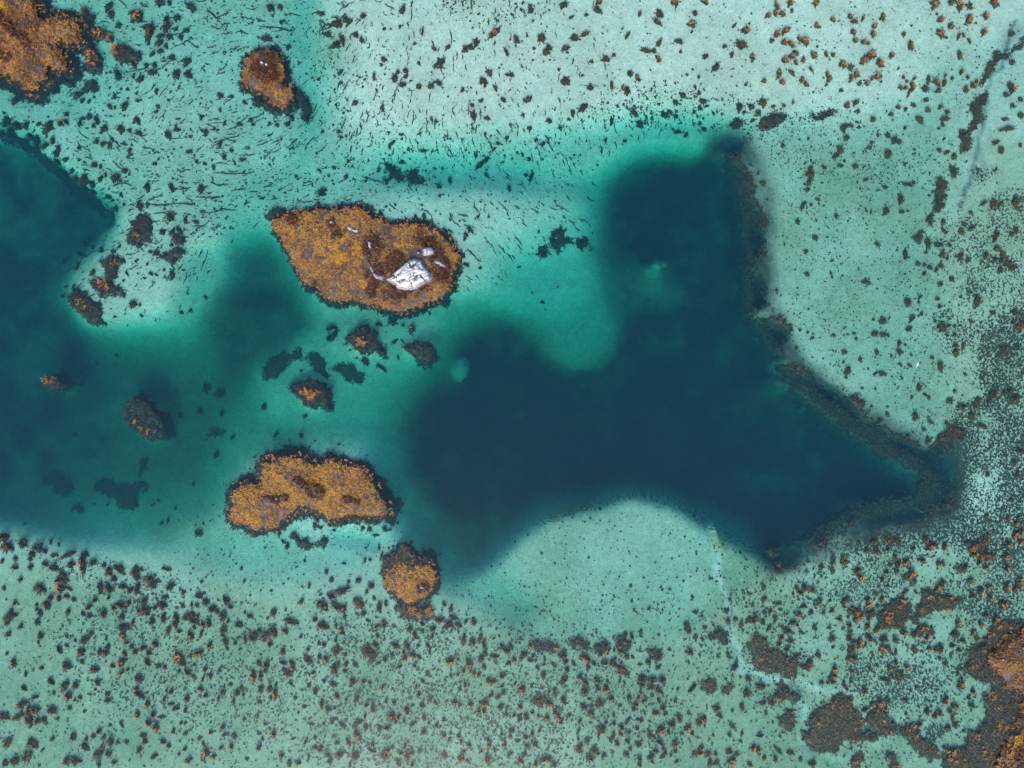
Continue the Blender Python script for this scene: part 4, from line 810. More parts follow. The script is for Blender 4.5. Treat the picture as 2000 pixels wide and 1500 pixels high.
# ------------------------------------------------------------------ kelp clumps and weed patches, surveyed tile by tile (x,y,radius in quarter units; o/m = golden / rusty tips at the surface)
TILES = {
(0, 0): "660,85,40m 700,120,35 835,40,40 855,100,35 1035,100,35m 1085,100,30o 1070,140,30o 1022,150,22 910,185,25 1285,150,35 1370,130,32 1480,45,38 1235,12,35 1310,10,25 1170,190,22 1130,190,20 1120,215,22 1160,250,45m 1300,190,35m 1280,210,30 1240,270,25 1310,280,28 1235,325,32m 1285,350,22 1360,215,18 1440,230,30 1400,280,22 1145,330,15 1178,412,20m 1238,390,22 1335,440,30 1265,468,15 1450,475,35 1195,500,25 1178,560,32 1130,500,20 1035,505,22m 905,575,35 1030,580,20 1085,610,30 1370,575,35 1460,580,30 1210,700,22 1055,715,15 880,740,20 930,685,12 980,685,15 725,690,30 625,775,25 680,780,18 530,645,35 840,822,22 965,822,38 885,832,15 1060,780,18 1225,825,18 1208,865,14 500,885,18 625,920,22 680,900,25 735,915,22 745,945,28 605,960,22 500,945,20o 455,955,20m 355,1005,38 185,965,30 105,975,45 30,930,45 285,960,18 365,960,25 800,1005,38 930,1005,35 715,975,18 1000,1010,20 1072,1035,25 1070,945,25 1050,920,20 735,1100,24 790,1118,22m 845,1125,25 960,1120,15 600,1150,22 1000,1170,22 1000,1210,20 395,1095,28 440,1150,25 425,1190,30 490,1240,22 540,1320,25 720,1285,28 770,1295,18 600,1245,10 640,1390,45 770,1390,28 890,1380,40 960,1330,25 810,1360,20 1195,1275,20 1140,1460,35 1330,1460,28 1560,1470,35 1300,1050,32 1375,1010,20 1365,975,15 1560,910,18 1600,1030,25 1745,955,16 1860,965,22 1948,930,20 1965,965,12 1710,1120,25 1800,1170,20 1740,1225,25 1470,1180,25 1525,1255,20 1590,1275,18 1660,1300,18 1820,1260,14 1885,1240,20 1690,1010,12 1795,745,20 1710,740,22 1900,790,18 1710,850,18 430,90,40m 470,110,30m 500,400,26m 95,780,34 40,1010,40 200,1040,46 120,1060,40 250,1080,36 330,1130,30 420,1250,34 470,1330,34 560,1380,36 620,1450,40 690,1480,36 700,1430,40",
(500, 0): "505,98,22 640,180,35 700,150,30 725,170,28 835,122,26 1145,72,34 555,262,26 780,268,26 825,312,24 668,300,34 615,350,36 677,342,16m 632,325,20 1122,206,14 1300,240,22 1392,378,20 1497,370,24 1865,250,40o 1720,332,28 1665,365,34 1630,390,24 1955,405,28 1865,330,12 995,462,24 977,505,14 1440,488,42 1400,510,18 1270,490,14 655,562,22 655,645,20 920,595,20m 1105,558,16m 1165,552,24 1172,592,20 1083,608,28 1145,655,26 1270,675,22m 1820,568,30m 1780,632,38 1975,585,20 1870,690,26m 1420,645,28 1365,672,28 1612,700,20 1930,778,26 1760,785,20 1700,900,36 1685,820,20 1805,922,24 480,605,18 770,800,24 707,775,12 985,840,18 240,355,24 510,1018,16 640,1020,16 655,1062,18 700,1055,12 1305,1165,22 1275,1037,14 1140,1045,14 1060,1110,26 1040,1135,20 1400,945,20 270,910,24 240,960,28 155,970,20 95,955,16 20,800,28 190,1075,14 600,1300,16 485,1325,14 710,1245,12 695,1370,20 510,1480,32 950,1310,20 1130,1245,20 1510,1400,22 1425,1445,22 1450,1298,12 1390,1300,14 1750,1270,40 1800,1230,30 1720,1200,18 1800,1355,20 1930,1250,14 1960,1070,24 1890,1110,18 1860,1150,14 1790,1040,16 75,290,34 185,160,18 105,50,40 180,40,24 1975,1460,24 870,1250,10",
(1000, 0): "145,78,28 402,35,34 680,12,26o 672,75,34 465,130,16 580,112,18 1000,105,24m 1155,105,30 1140,170,34m 1405,185,38o 1430,100,22 1275,8,50o 1510,15,26o 1740,195,16 1830,235,40o 1995,120,20 1790,350,46m 1665,360,22 1720,425,20 1880,445,28o 1515,438,24 1595,520,36 1460,597,16 1410,245,10 30,290,18m 40,320,24 228,292,34m 490,290,32m 573,262,26m 290,370,24 268,405,26m 415,378,34m 735,460,34m 795,428,20 905,272,22m 1152,332,28m 1305,322,24 1050,392,40m 1110,395,20 1142,455,28o 1320,402,16m 1200,632,8 1435,675,12 1465,720,18 1340,742,24 1280,792,24 920,572,30 985,612,26o 780,665,28m 870,685,22o 900,705,30 615,680,28 415,637,36 365,540,14 0,580,18 125,775,30m 555,838,36 475,882,24 290,938,28 85,895,16 140,1000,22 900,830,14 955,868,32m 780,935,26 1005,950,32 1050,945,14 185,1085,18 245,1110,22 285,1100,14 375,990,16 445,925,14 735,1080,18 890,1085,16 135,1228,22 80,1190,16 40,1175,12 950,1237,18 150,1370,30 110,1350,20 705,1170,14 1195,880,32 1235,860,24 1290,890,26 1490,785,24 1470,835,18 1430,860,24 1480,940,22 1580,870,20 1650,880,14 1530,820,18 1310,1010,26 1375,1030,20 1520,990,20 1780,830,32 1870,830,24 1960,800,36 1770,950,50 1820,870,18 1930,880,28 1980,950,40 1890,930,18 1720,1215,24 1730,1240,20 1965,1430,28 1870,1280,10 1930,1350,16 1830,655,14 1970,630,20m 165,158,10 1405,245,10",
(1500, 0): "75,45,26o 178,20,30o 60,100,22o 115,105,30o 10,118,18o 380,20,26o 190,80,18 385,200,28o 510,152,24o 645,128,22o 680,165,28 745,142,22o 835,200,28o 900,128,32o 670,248,24o 825,265,24o 685,312,20o 765,330,32o 1310,30,40o 1440,10,28 1500,40,34o 1580,45,32 1775,15,40o 1325,105,12 1355,150,26o 1435,200,24o 1575,140,34o 1575,165,24o 1705,125,28o 1690,250,36o 1355,262,36o 1400,290,14 1495,280,20 1535,270,14 1580,315,18 1065,265,20 1120,355,38o 75,265,28o 138,240,30o 35,315,22 130,330,26o 185,345,28o 248,300,22o 300,325,30o 270,315,18o 135,465,32o 220,410,22 190,435,28o 220,485,22o 280,465,26o 365,430,32o 460,422,20o 510,425,20 390,360,10 340,538,16 90,565,22o 190,568,28 85,600,18o 115,640,22o 270,622,22o 300,655,22o 465,575,18o 483,615,24o 460,660,12 573,700,18 585,495,28o 650,525,32 600,520,18o 760,465,36o 810,430,36o 880,495,38o 740,480,24o 695,580,26o 655,600,20o 650,630,16o 720,650,24 780,650,22o 815,615,18o 865,590,32o 888,635,12 970,428,28o 1025,532,14 1505,430,24o 1520,560,28o 1570,600,20 1395,585,12 1450,605,14 1065,600,14 1260,620,28 1325,640,30o 1385,640,22o 1240,690,32 1340,705,24o 1150,610,16o 1130,660,24o 1135,690,24o 1040,683,22o 1080,685,16o 1105,725,22o 1090,630,12 1555,700,28o 1610,670,28o 1635,640,20o 1915,485,24m 1900,665,28 1920,700,26o 1870,735,26 1920,820,20 1985,770,20 1985,900,28 1858,928,20 1875,1005,34 1980,1130,16 1790,1110,26 1830,1170,34 1790,1320,18 1650,1320,16 200,795,18o 130,822,18 45,828,16 620,820,24m 690,800,24m 710,865,20 1025,835,20o 1085,848,20 1145,815,22 1245,775,20 1260,855,20o 1355,835,22o 970,890,22m 825,930,26m 1195,935,36 1395,925,30m 1410,870,18 1375,965,18 1345,998,12 1385,1080,16 1080,995,16m 705,950,14 655,975,18 600,995,34 620,1070,24 720,990,14 570,1165,38 540,1210,24 945,1200,40 1000,1090,32 950,1050,22 1040,1100,20 800,1150,20 820,1110,16 870,1050,18 575,1290,18 690,1295,28 450,1305,16 335,1360,44 340,1310,24 300,1270,14 330,1420,24 320,1480,24 125,1130,16 325,1075,14 775,1400,18 1080,1280,16 925,1460,18 1105,1440,26 1150,1425,18 1350,1170,24 1405,1185,20 1460,1220,22 1560,1260,10 1275,1350,10 1910,260,30 1790,410,24 1750,490,24",
(0, 375): "1380,370,36 1335,310,28 1390,295,30 1260,310,26 1210,475,30 1165,465,16 1320,190,40 1440,215,28 1520,230,22 1330,412,18 1075,415,22 870,460,24 770,450,22 585,472,28 575,560,22 560,590,16 710,628,24 1140,562,14 1048,540,12 1170,635,18 1210,645,14 1270,605,14 980,635,16 955,690,14 1030,880,34 1085,960,18 1080,880,14 1335,640,24 1330,670,20 1415,605,14 440,805,18 480,730,14 920,420,14 820,30,30 930,15,16 855,55,14 875,120,24 950,90,12 1080,110,32 1140,95,20 1390,935,20 1465,920,20 1525,1015,12 1580,815,22 820,1265,20 650,1330,14 800,1025,16 880,970,10 440,520,26 600,380,30 690,420,14 640,350,24 550,730,18",
(500, 375): "1210,1070,36m 840,1315,34 965,1370,30 1075,1165,22 1100,1290,16 570,1060,36 600,1110,34 560,1140,28 1350,945,16 1140,1040,12m 1190,975,14 1060,1010,34 1040,990,24 950,1030,24 970,160,18 1310,185,24 1245,190,18 1370,232,18m 1470,305,26m 1670,290,28 1640,330,20 1628,366,14 1085,95,14 480,80,12 500,8,30 30,42,18 905,125,18 1640,565,22 1590,640,14 1750,590,16 1330,260,22 1000,210,20 1150,240,18",
(1000, 375): "210,300,16 55,575,14 160,775,10 240,850,16 265,910,10 365,730,10 640,300,8",
(1500, 375): "280,105,28 400,55,20 345,95,14 1045,50,36 930,150,30 1055,150,22 1105,145,10 780,145,12 815,152,12 545,185,18 240,230,24 375,355,22 865,405,24 305,465,18 510,535,14 315,640,24 775,705,28 1085,485,32 1260,400,36 1345,412,30 1430,415,16 1245,470,16 1370,488,30m 1410,520,16m 1360,578,22m 1325,608,16m 1185,560,20 1275,587,20 1232,570,16m 1515,500,26 1568,533,26m 1540,250,24 1595,280,28 1515,310,32 1375,230,22 1380,300,18 1400,315,12 1595,160,18 1695,85,22m 1770,95,34m 1825,92,20m 1945,110,30o 1950,65,22m 1790,335,30m 1780,370,26m 1945,300,28m 1910,330,14m 1800,445,26m 1705,495,30m 1840,490,36m 1830,540,20m 1890,560,26m 1920,595,26m 1820,610,26m 1780,525,18m 1230,640,14m 1445,683,30 1355,718,26 1105,865,30 1090,840,20 1200,820,18 1190,858,12 1335,835,20m 1350,895,18m 1640,855,38 1515,820,12 1315,1005,14m 1425,992,10 1595,1015,16m 1210,950,16 1135,990,30 1110,1070,28 910,1005,28 835,995,12 960,985,12 845,1110,28 910,1115,22 950,1120,14 1370,1060,38 1420,1045,18 1465,1050,14 1515,1045,10 1465,1115,18m 685,1105,14 700,1145,14 520,1120,16 355,1140,16 260,1078,16 320,1095,12 230,1220,14 605,1250,22 1035,1180,20m 1085,1195,14 1035,1250,26m 975,1280,14 1130,1275,14m 860,1250,20 1470,1200,20m 1475,1255,28m 1530,1205,22m 1295,1295,18 1355,1365,34 730,1305,22 600,1330,12 630,1400,34 620,1450,18 900,1420,26 850,1420,14 1550,1425,18 1060,1455,14 1120,1355,14 1045,1345,12 1800,1285,20 1765,945,22 1855,980,20 1940,940,30 1980,1050,40m 1930,1020,20o 1950,1210,20 75,770,16 15,880,12 500,630,14 510,660,10",
(0, 750): "20,1200,40m 50,1280,44m 165,1250,46 285,1285,44 340,1310,26 375,1245,18 240,1335,34 225,1370,20 110,1370,22 5,1390,20 410,1345,22 510,1345,36 345,1410,24m 105,1440,28o 230,1435,26 410,1440,34 545,1420,40m 630,1390,34o 650,1340,30 640,1450,44o 715,1400,34m 840,1470,36m 925,1450,50 800,1420,22 1050,1470,36 1095,1455,18 470,1490,22 1300,1455,24 1265,1445,12o 1875,1450,16 440,1265,18 155,1110,14 1535,1175,30 1225,1105,18 1275,1085,20 1640,570,32 1775,425,22 1340,245,34 1660,80,44 1550,30,40 1495,220,30 1680,230,26 1330,985,14 1185,925,12 1140,965,14 770,965,12 660,960,10 1465,797,14 480,405,20",
(500, 750): "470,1050,28 450,1110,20 690,1090,30 630,1085,12o 740,1060,24 835,1065,24 830,1135,18 880,1140,20 940,1080,30 930,1190,18 1000,1140,24 1060,1095,28 1095,1100,16 1030,1150,16 600,1150,16 570,1110,18 500,1130,16 480,1120,14 235,1275,30 205,1240,20 370,1390,12 680,1410,14 845,1385,18 885,1380,16 975,1350,20 955,1290,16 545,1475,20 130,405,26 335,410,26 30,180,28 360,255,24",
(0, 1125): "150,35,20o 305,105,40m 20,100,18 105,218,24o 55,330,38m 45,375,22m 75,285,28 100,315,24 150,400,20m 55,460,24m 310,475,28m 290,525,16 280,370,24 275,265,20 305,295,28 360,235,34m 275,230,14 385,175,24m 450,50,30o 490,30,40 455,120,34o 480,90,30m 530,105,18 510,165,24 450,180,20o 565,190,20 525,285,24m 40,612,18 95,685,30o 315,725,20 190,772,18 180,885,20m 515,710,40m 630,680,20 390,830,28m 500,865,34m 580,865,30m 490,890,24m 525,945,30o 410,920,18 265,955,24m 615,955,20 575,980,12 730,740,34m 755,835,24m 735,895,12 160,1015,36m 215,1065,42m 265,1055,40m 130,1110,34m 215,1130,40m 285,1140,32m 335,1130,28 230,1180,22 400,1060,32m 20,1105,34 535,1040,20 440,1125,14 650,1065,14 455,580,28m 510,550,16 510,475,14 575,510,12 650,510,36m 625,600,36m 700,460,24 770,600,28 815,600,32m 830,560,20m 820,500,14 830,930,22 830,980,24 765,1220,24m 720,1260,22 665,1280,18m 565,1265,28m 400,1280,20m 855,1300,34m 905,1310,16 800,1270,20 655,1340,36 770,1390,44 840,1400,30 740,1400,24o 510,1450,44m 580,1450,40 50,1310,50 240,1310,40 265,1335,22m 320,1370,18 200,1420,44 105,1450,40 30,1470,30 880,1465,22 765,1480,24 980,1305,18 940,1170,18 850,1175,12 775,90,34 840,100,34m 880,30,30 950,90,30m 1010,115,32 1060,120,24m 1070,80,28 1060,10,34m 770,140,12 730,195,20m 840,175,16m 680,250,26o 640,300,20m 690,320,24 800,300,36m 880,255,20m 940,235,34m 1000,215,18o 1120,205,34 1155,30,40m 1190,75,40 1320,90,42 1280,170,24 1260,235,36m 1200,255,18o 1115,280,44m 1075,280,14o 1145,300,20m 945,325,24m 1030,370,22m 1180,370,24m 1180,345,16 960,410,40 950,470,28o 980,530,18o 1020,560,24 1050,600,28 965,610,16o 1110,570,24m 1155,610,20m 1145,680,30m 940,690,36o 960,660,20m 990,740,18o 935,770,24o 870,710,18o 1205,540,28o 1230,710,22 1280,720,20 1075,810,36m 1060,885,18o 1075,930,36m 1145,1005,24o 1065,1090,28o 1190,1090,28m 1150,1155,28o 1210,1190,30o 1255,1110,20 1110,1255,24 1125,1300,24m 1080,1370,26m 1265,1300,24m 1310,1330,20m 1325,1010,18 1275,970,16o 1330,910,20m 1295,895,10o 1455,970,24m 1440,1055,22o 1380,1040,16m 1355,1045,18m 1440,1155,16 1405,1160,18 1345,1220,16o 1440,1240,20 1440,1360,20o 1195,1420,28 1465,1450,30o 1390,1400,18 1600,1390,40o 1660,1420,20o 1580,1440,20o 1720,1350,18o 1800,1340,20o 1640,1230,18o 1745,1250,18o 1735,1190,24m 1825,1260,24 1550,1280,18 1580,1320,16 1640,1150,10 1900,1125,18 1925,1440,16 1270,340,30m 1370,330,26m 1360,380,30m 1310,430,30 1390,440,18o 1500,340,50 1450,330,34 1540,315,16o 1510,405,16o 1580,385,20m 1625,375,28m 1485,470,34o 1565,460,24m 1425,135,18 1545,160,36 1600,210,30 1650,265,36 1690,285,24 1760,195,36 1420,240,20 1490,230,16o 1530,235,20 1735,315,36 1775,360,18o 1795,250,18m 1860,390,30 1740,430,30 1735,470,14o 1755,520,30 1830,530,20m 1765,570,16 1630,555,26o 1390,640,40o 1360,655,18o 1420,690,28m 1485,630,16o 1530,620,28o 1565,605,20o 1595,735,24o 1635,790,24o 1580,810,14o 1705,745,16 1510,700,14 1460,760,22m 1500,790,18 1390,750,18 1560,890,24o 1600,940,18o 1735,920,24 1745,870,14 1795,855,14 1850,920,24m 1880,880,18m 1700,965,14m 1820,985,20 1895,935,14 1975,790,32o 1965,750,14o 1975,480,40 1910,500,24 1945,320,18m 1905,290,16 1900,45,16 1565,50,16 1865,580,12",
(500, 1125): "130,290,26m 350,205,26m 225,270,16 265,360,38 220,440,30o 95,460,40m 130,440,36m 60,490,34m 105,540,28m 20,430,26 345,480,16m 205,600,24m 400,580,18o 75,700,30m 70,740,20m 20,690,24 30,790,36m 205,685,20o 275,690,20m 285,720,24o 250,770,34m 210,740,20 455,345,20m 500,390,30m 530,400,32m 620,390,14o 660,420,22o 670,450,20m 485,525,16m 530,545,18m 618,510,14o 625,590,36 490,640,24m 540,660,30o 400,660,34 445,760,16m 605,740,44m 640,700,24 690,750,20 700,695,20m 695,620,18o 770,700,24 580,160,36 670,125,50 520,240,40m 545,240,20o 480,230,20m 640,250,60 680,250,18o 690,330,18 800,220,44m 770,190,20m 835,300,26m 795,40,26 895,80,30 860,130,18 720,50,16 410,80,18 585,35,22 920,180,18 960,250,40 1010,220,24 1000,380,32 940,400,16m 870,355,14 945,475,14m 930,545,24m 875,600,50 860,570,34 910,640,36 1000,660,22o 950,690,20 1060,620,20 1085,550,24m 1175,550,30m 1150,610,18o 1160,650,24o 1220,625,26o 1270,640,20o 1265,550,18 1340,550,18m 1355,600,20m 1120,715,24 1235,710,14o 1200,420,30m 1240,470,28m 1295,380,20m 1380,420,28m 1375,480,24m 1300,440,18 1430,350,30m 1470,230,18 1520,270,24m 1500,390,44m 1540,330,30 1580,390,24m 1620,500,32m 1690,520,30m 1750,490,30 1780,550,30 1700,370,26 1640,360,18 1920,560,26 1960,590,30m 1990,560,24 1760,650,30m 1790,610,20 1860,635,26 1510,670,30o 1530,670,18o 1580,660,14 1650,660,20 1660,710,28o 1680,690,18o 1620,750,18o 1700,770,20o 1740,780,20m 1780,715,20 1520,785,16o 1575,775,12o 1820,830,22o 1860,830,18m 1920,790,20o 1970,690,20 1595,885,16m 1630,860,16m 1660,865,10 1340,770,20 1300,830,22 1250,865,12 985,880,18o 835,830,18o 885,840,18 750,830,28m 740,860,22 590,850,20m 530,830,20 620,860,14 410,865,20 460,910,24m 630,945,22m 300,960,14 265,850,18 150,860,14m 100,890,24m 145,930,28o 110,960,14o 30,890,24m 20,990,20 370,1030,16 325,1075,14 510,1010,28m 560,1050,26 610,1040,18 700,975,14 780,970,28 860,1015,18m 850,1100,18m 910,1045,28m 1015,980,16m 1075,995,16m 1055,1100,34o 1110,1110,20o 1175,1050,28m 1180,1075,10o 1220,1020,18 1295,1020,18o 1360,970,20 1270,935,18m 1400,1000,16 1550,995,30o 1590,1015,16 1675,1010,24o 1790,1000,30o 1760,1000,18 1835,940,18m 1890,955,18o 1930,920,22 1920,870,14 1740,1065,20o 1780,1065,20o 1910,1030,26m 1960,1040,20 1950,1090,18 1310,1115,24o 1350,1155,16 1410,1175,20o 1440,1185,12 1465,1130,18o 1225,1165,20o 1155,1140,16o 1090,1150,20 960,1200,24 1020,1195,26o 1310,1225,20m 800,1150,28 770,1180,24 850,1190,24 790,1255,32o 670,1170,24 590,1150,16 525,1165,14 620,1125,14 430,1165,16 70,1165,14 20,1240,16 45,1280,14 130,1245,30o 10,1105,14 15,1350,22o 285,1280,14 380,1310,26m 455,1270,12m 600,1260,12 630,1315,18 720,1310,26o 910,1325,22o 900,1370,18m 500,1360,24m 460,1350,20 195,1410,24m 255,1470,24m 325,1470,20o 405,1430,20m 575,1460,24 650,1400,34m 770,1415,34m 730,1480,24 560,1410,20 1000,1400,38m 1030,1370,18o 1060,1350,16 1160,1340,16o 1130,1390,18o 1180,1430,26o 1215,1390,20o 1110,1470,28 1220,1480,20m 1275,1370,18 1470,1250,18o 1510,1285,16 1585,1260,20o 1600,1300,18m 1520,1235,12 1665,1330,18o 1820,1330,22o 1810,1285,12o 1920,1240,12m 1940,1330,20o 1985,1260,20o 1985,1215,14o 1865,1370,22 1760,1380,12 1470,1410,26 1600,1430,28o 1620,1380,20 1650,1455,18 1810,1440,30m 1985,1400,22",
(1000, 1125): "15,660,20o 140,555,20o 85,630,30m 165,635,14o 140,665,20 255,650,18 320,700,16 250,700,14 395,630,44m 350,570,24o 415,680,24m 200,725,18o 245,780,22m 430,740,22m 480,690,18 560,640,28o 590,660,24o 595,720,24m 640,690,20m 725,685,32 790,690,34m 690,620,20o 740,590,24o 800,585,16m 810,650,12o 840,550,26o 880,520,24o 900,640,24m 945,640,18 850,600,20o 940,480,28 890,460,24 1010,440,16 1010,480,14 1000,700,16 1070,680,26m 1140,640,36 1145,720,22 860,745,44m 530,800,24o 405,825,30m 575,840,26m 665,820,32 745,825,16 845,825,14o 880,840,12 1020,810,38 1010,850,30 1100,820,34 1175,820,28m 1090,880,24 1150,905,26m 675,890,24o 735,890,24o 570,910,30m 335,890,18 335,920,20 290,915,14 240,885,12 150,870,12m 80,895,32o 25,850,14 210,980,44m 255,950,14m 290,1005,32o 400,975,24m 415,1000,14o 65,1030,20o 560,1030,28m 600,970,14 625,1025,18 680,1005,40m 780,965,22o 915,955,24m 1010,915,18o 990,960,18o 1030,985,16o 970,1010,18o 955,1045,18m 1040,1080,14m 1150,980,24 1180,1040,24m 1200,1080,20 1120,1080,26o 1280,985,18o 845,1020,14 160,1075,16o 205,1105,16o 110,1110,24m 60,1115,28 15,1095,16o 270,1120,24o 340,1075,24o 365,1110,28o 380,1150,20o 620,1080,26o 450,1095,18 530,1145,20 520,1220,22 800,1160,18m 795,1095,14m 735,1150,14m 700,1195,34 680,1240,28 710,1225,18o 860,1195,22o 905,1140,24 980,1200,18o 1010,1140,14o 985,1130,14 920,1230,16 850,1240,24 790,1260,28m 770,1290,20 825,1320,24o 905,1300,24m 590,1290,24 520,1280,14o 545,1330,14o 530,1360,30m 640,1370,28m 675,1395,16o 720,1410,22 610,1430,34m 990,1325,24 1075,1250,30m 1100,1260,14 1165,1210,34o 1225,1230,18m 1160,1310,24m 1250,1170,26m 1310,1120,34 1265,1140,18 1375,1195,30o 1410,1240,18o 1330,1240,16 1460,1150,28m 1495,1130,24o 1505,1110,16 1510,1180,14 1385,1080,18 1275,1320,28o 1280,1370,20m 895,1400,24 930,1360,18 1000,1435,18m 1000,1480,22m 1090,1420,22m 1100,1460,16o 1125,1375,22m 1185,1355,16o 1200,1390,18m 1180,1420,16 1245,1410,14 1290,1460,18 70,1455,26o 185,1475,20o 265,1440,36o 330,1480,26m 115,1335,18 180,1320,28 100,1400,26 45,1300,18 105,1270,22o 160,1240,24m 215,1215,14o 5,1215,20o 1480,1350,24o 1470,1390,20o 1430,1400,24 1530,1400,30 1595,1400,18o 1720,1455,34o 1700,1380,30 1760,1400,24 1890,1350,30o 1930,1365,22o 1975,1430,20o 1930,1390,20 1550,1470,26 1600,1470,24 1860,1480,24 1790,1300,14 1700,1250,18m 1575,1250,14m 1725,1180,26 1800,1240,20 1940,1255,20m 1600,1040,32 1625,1100,26 1800,1030,30 1725,1060,14 1410,885,28m 1300,890,14 1990,1080,20 1965,1000,24 1740,720,30 1850,810,30 1945,870,36m 1835,920,40 1390,595,30m 1385,685,10 1235,585,12 1615,635,16 1440,295,22 1075,262,16 1180,272,10 1415,175,14 1240,112,12 1690,355,24 1750,345,18 1795,385,24 1675,280,20 1700,640,18 1690,610,14 1710,190,16 1380,430,30 1370,390,24 1440,490,24 1490,500,20 1510,410,20 1580,390,14 1560,480,24 1890,350,34 1850,345,20 1965,370,24 1975,185,22 1970,90,24 1980,295,20 1885,230,16 1895,300,12",
(1500, 1125): "725,15,34o 900,30,24o 945,85,18 845,140,22 1080,130,24o 1160,130,14m 1370,50,28m 1340,100,34o 1590,40,28o 1730,85,24o 1665,125,28o 1600,160,24m 1740,175,30o 1870,100,26o 1945,105,28o 1970,45,32o 1845,230,34o 1790,345,28o 1810,385,24o 1710,310,20m 1490,375,24o 1670,385,26o 1610,450,24o 1635,490,24o 1755,450,24o 1470,460,40 1530,510,24m 1500,585,22m 1450,550,20o 1490,765,18m 1510,850,38o 1530,870,20o 1610,910,24o 1575,960,20m 1600,1020,28 1400,690,22 1350,650,16 1395,975,28o 1470,1030,30o 1430,1065,20m 1340,1075,34m 1310,1100,24m 1245,1065,28m 1450,1120,24o 1410,1195,26m 1470,1170,28 1540,1220,16 1185,1165,28o 1095,1200,14o 1085,1085,16 1075,975,22 1165,880,20 950,730,22o 1005,685,18o 1090,720,28o 1035,780,40 970,780,24 910,815,20m 950,825,18 760,905,28m 655,830,20o 655,755,22o 600,860,18m 625,890,18o 515,565,14 650,590,40m 670,570,24o 655,655,40m 640,650,20o 690,640,18m 860,705,16 800,730,20 525,740,28o 520,790,28o 510,835,24o 490,820,18 330,690,34m 320,715,16o 290,720,30 345,675,16o 400,625,28m 425,840,20 470,840,18 110,490,20o 180,515,24m 85,545,22o 150,580,20m 145,645,14o 260,440,18 365,400,24 380,420,18 490,405,18m 505,495,28m 565,345,24m 200,370,28m 235,390,14o 150,435,34 180,440,20 120,405,18 60,340,28 100,270,16 20,285,24 10,415,22 90,220,20 245,310,28o 280,240,24m 340,290,26 440,290,20 505,275,18m 405,200,34m 605,200,28o 490,200,14 600,245,14m 785,190,24o 790,235,26o 895,185,22o 1060,200,22o 865,240,20 660,280,34 700,290,34o 730,320,28o 690,350,24o 790,340,20o 640,400,24o 645,450,24m 640,490,34 720,530,30o 680,520,24 770,540,16 785,400,28o 860,420,30o 920,320,24o 960,320,24o 1080,335,18o 920,380,40 1000,380,44 790,480,28 810,505,14o 905,490,30 930,505,14o 1000,500,28 1070,450,28o 1145,470,18o 1200,410,30o 1240,410,24o 1290,440,24 1250,490,20o 1230,530,18 900,575,34o 950,580,24m 1005,600,20 1150,575,24m 1155,600,12o 1270,570,24o 1340,570,34 1360,590,16o 290,100,36m 230,100,26m 350,115,24m 200,145,14m 260,140,24m 760,1050,22m 820,1010,24o 880,1000,34o 920,1040,18o 850,1050,16o 940,980,28 650,975,22o 560,960,24 450,1140,14m 540,1090,14m 60,1440,24m 90,1380,28 180,1390,24 260,1440,22 350,1470,34 1260,1360,30m 1320,1370,22o 1400,1360,28o 1450,1370,26o 1460,1450,28o 1520,1430,26o 1640,1270,18o 1740,960,20o 1560,720,18m 240,960,24 200,940,18 30,990,30",
(1500, 750): "590,1355,20o 600,1395,34m 510,1390,30m 420,1430,28 510,1460,24m 830,1235,26m 770,1305,20m 850,1310,30m 940,1220,40m 1000,1220,34m 1030,1240,24 940,1295,20m 1140,1290,20m 1235,1220,34m 1270,1280,34o 1310,1265,24m 1385,1270,34o 1000,1360,22m 960,1420,20m 1030,1410,30o 1080,1400,28o 1210,1380,30m 1130,1475,30o 930,1475,20m 1010,1465,20m 1340,1410,24o 1375,1410,20m 1525,1210,20m 1610,1260,56m 1590,1290,26o 1620,1330,26o 1700,1230,44m 1660,1360,20o 1700,1340,50m 1765,1345,24o 1655,1400,20o 1710,1440,24o 1525,1445,50m 1870,1350,34o 1880,1445,34o 1885,1260,34o 1940,1190,40o 1980,1230,30o 1980,1160,30o 1945,1095,20o 1715,1035,26o 1885,1050,20o 1830,1050,14m 1960,1050,20m 700,1460,34m 715,1250,24 110,1430,40 80,1470,28 150,1400,24 215,1445,16 320,1390,16 265,1290,16 1720,710,20m 1835,395,12o 1930,615,16m 1975,530,24m 1910,910,18m 1955,715,24m 1160,255,34 880,290,30 820,175,12 945,240,20 1285,300,24 1260,445,30 1430,135,26 1135,105,12 850,40,12 745,35,12 600,40,12 1470,55,16 1190,30,34 1240,85,20 1270,105,16 1415,320,24 1230,360,16 1520,180,36 1640,150,44 1760,90,44 1880,60,40 1930,120,40 1600,250,30 1450,420,30 1680,330,30",
}
CL = []
for (ox, oy), s_ in TILES.items():
    for tk in s_.split():
        ty = tk[-1] if tk[-1] in 'om' else 'd'
        x_, y_, r_ = (float(v) for v in tk.rstrip('om').split(','))
        CL.append((ox + x_ / 4, oy + y_ / 4, r_ / 4, ty))

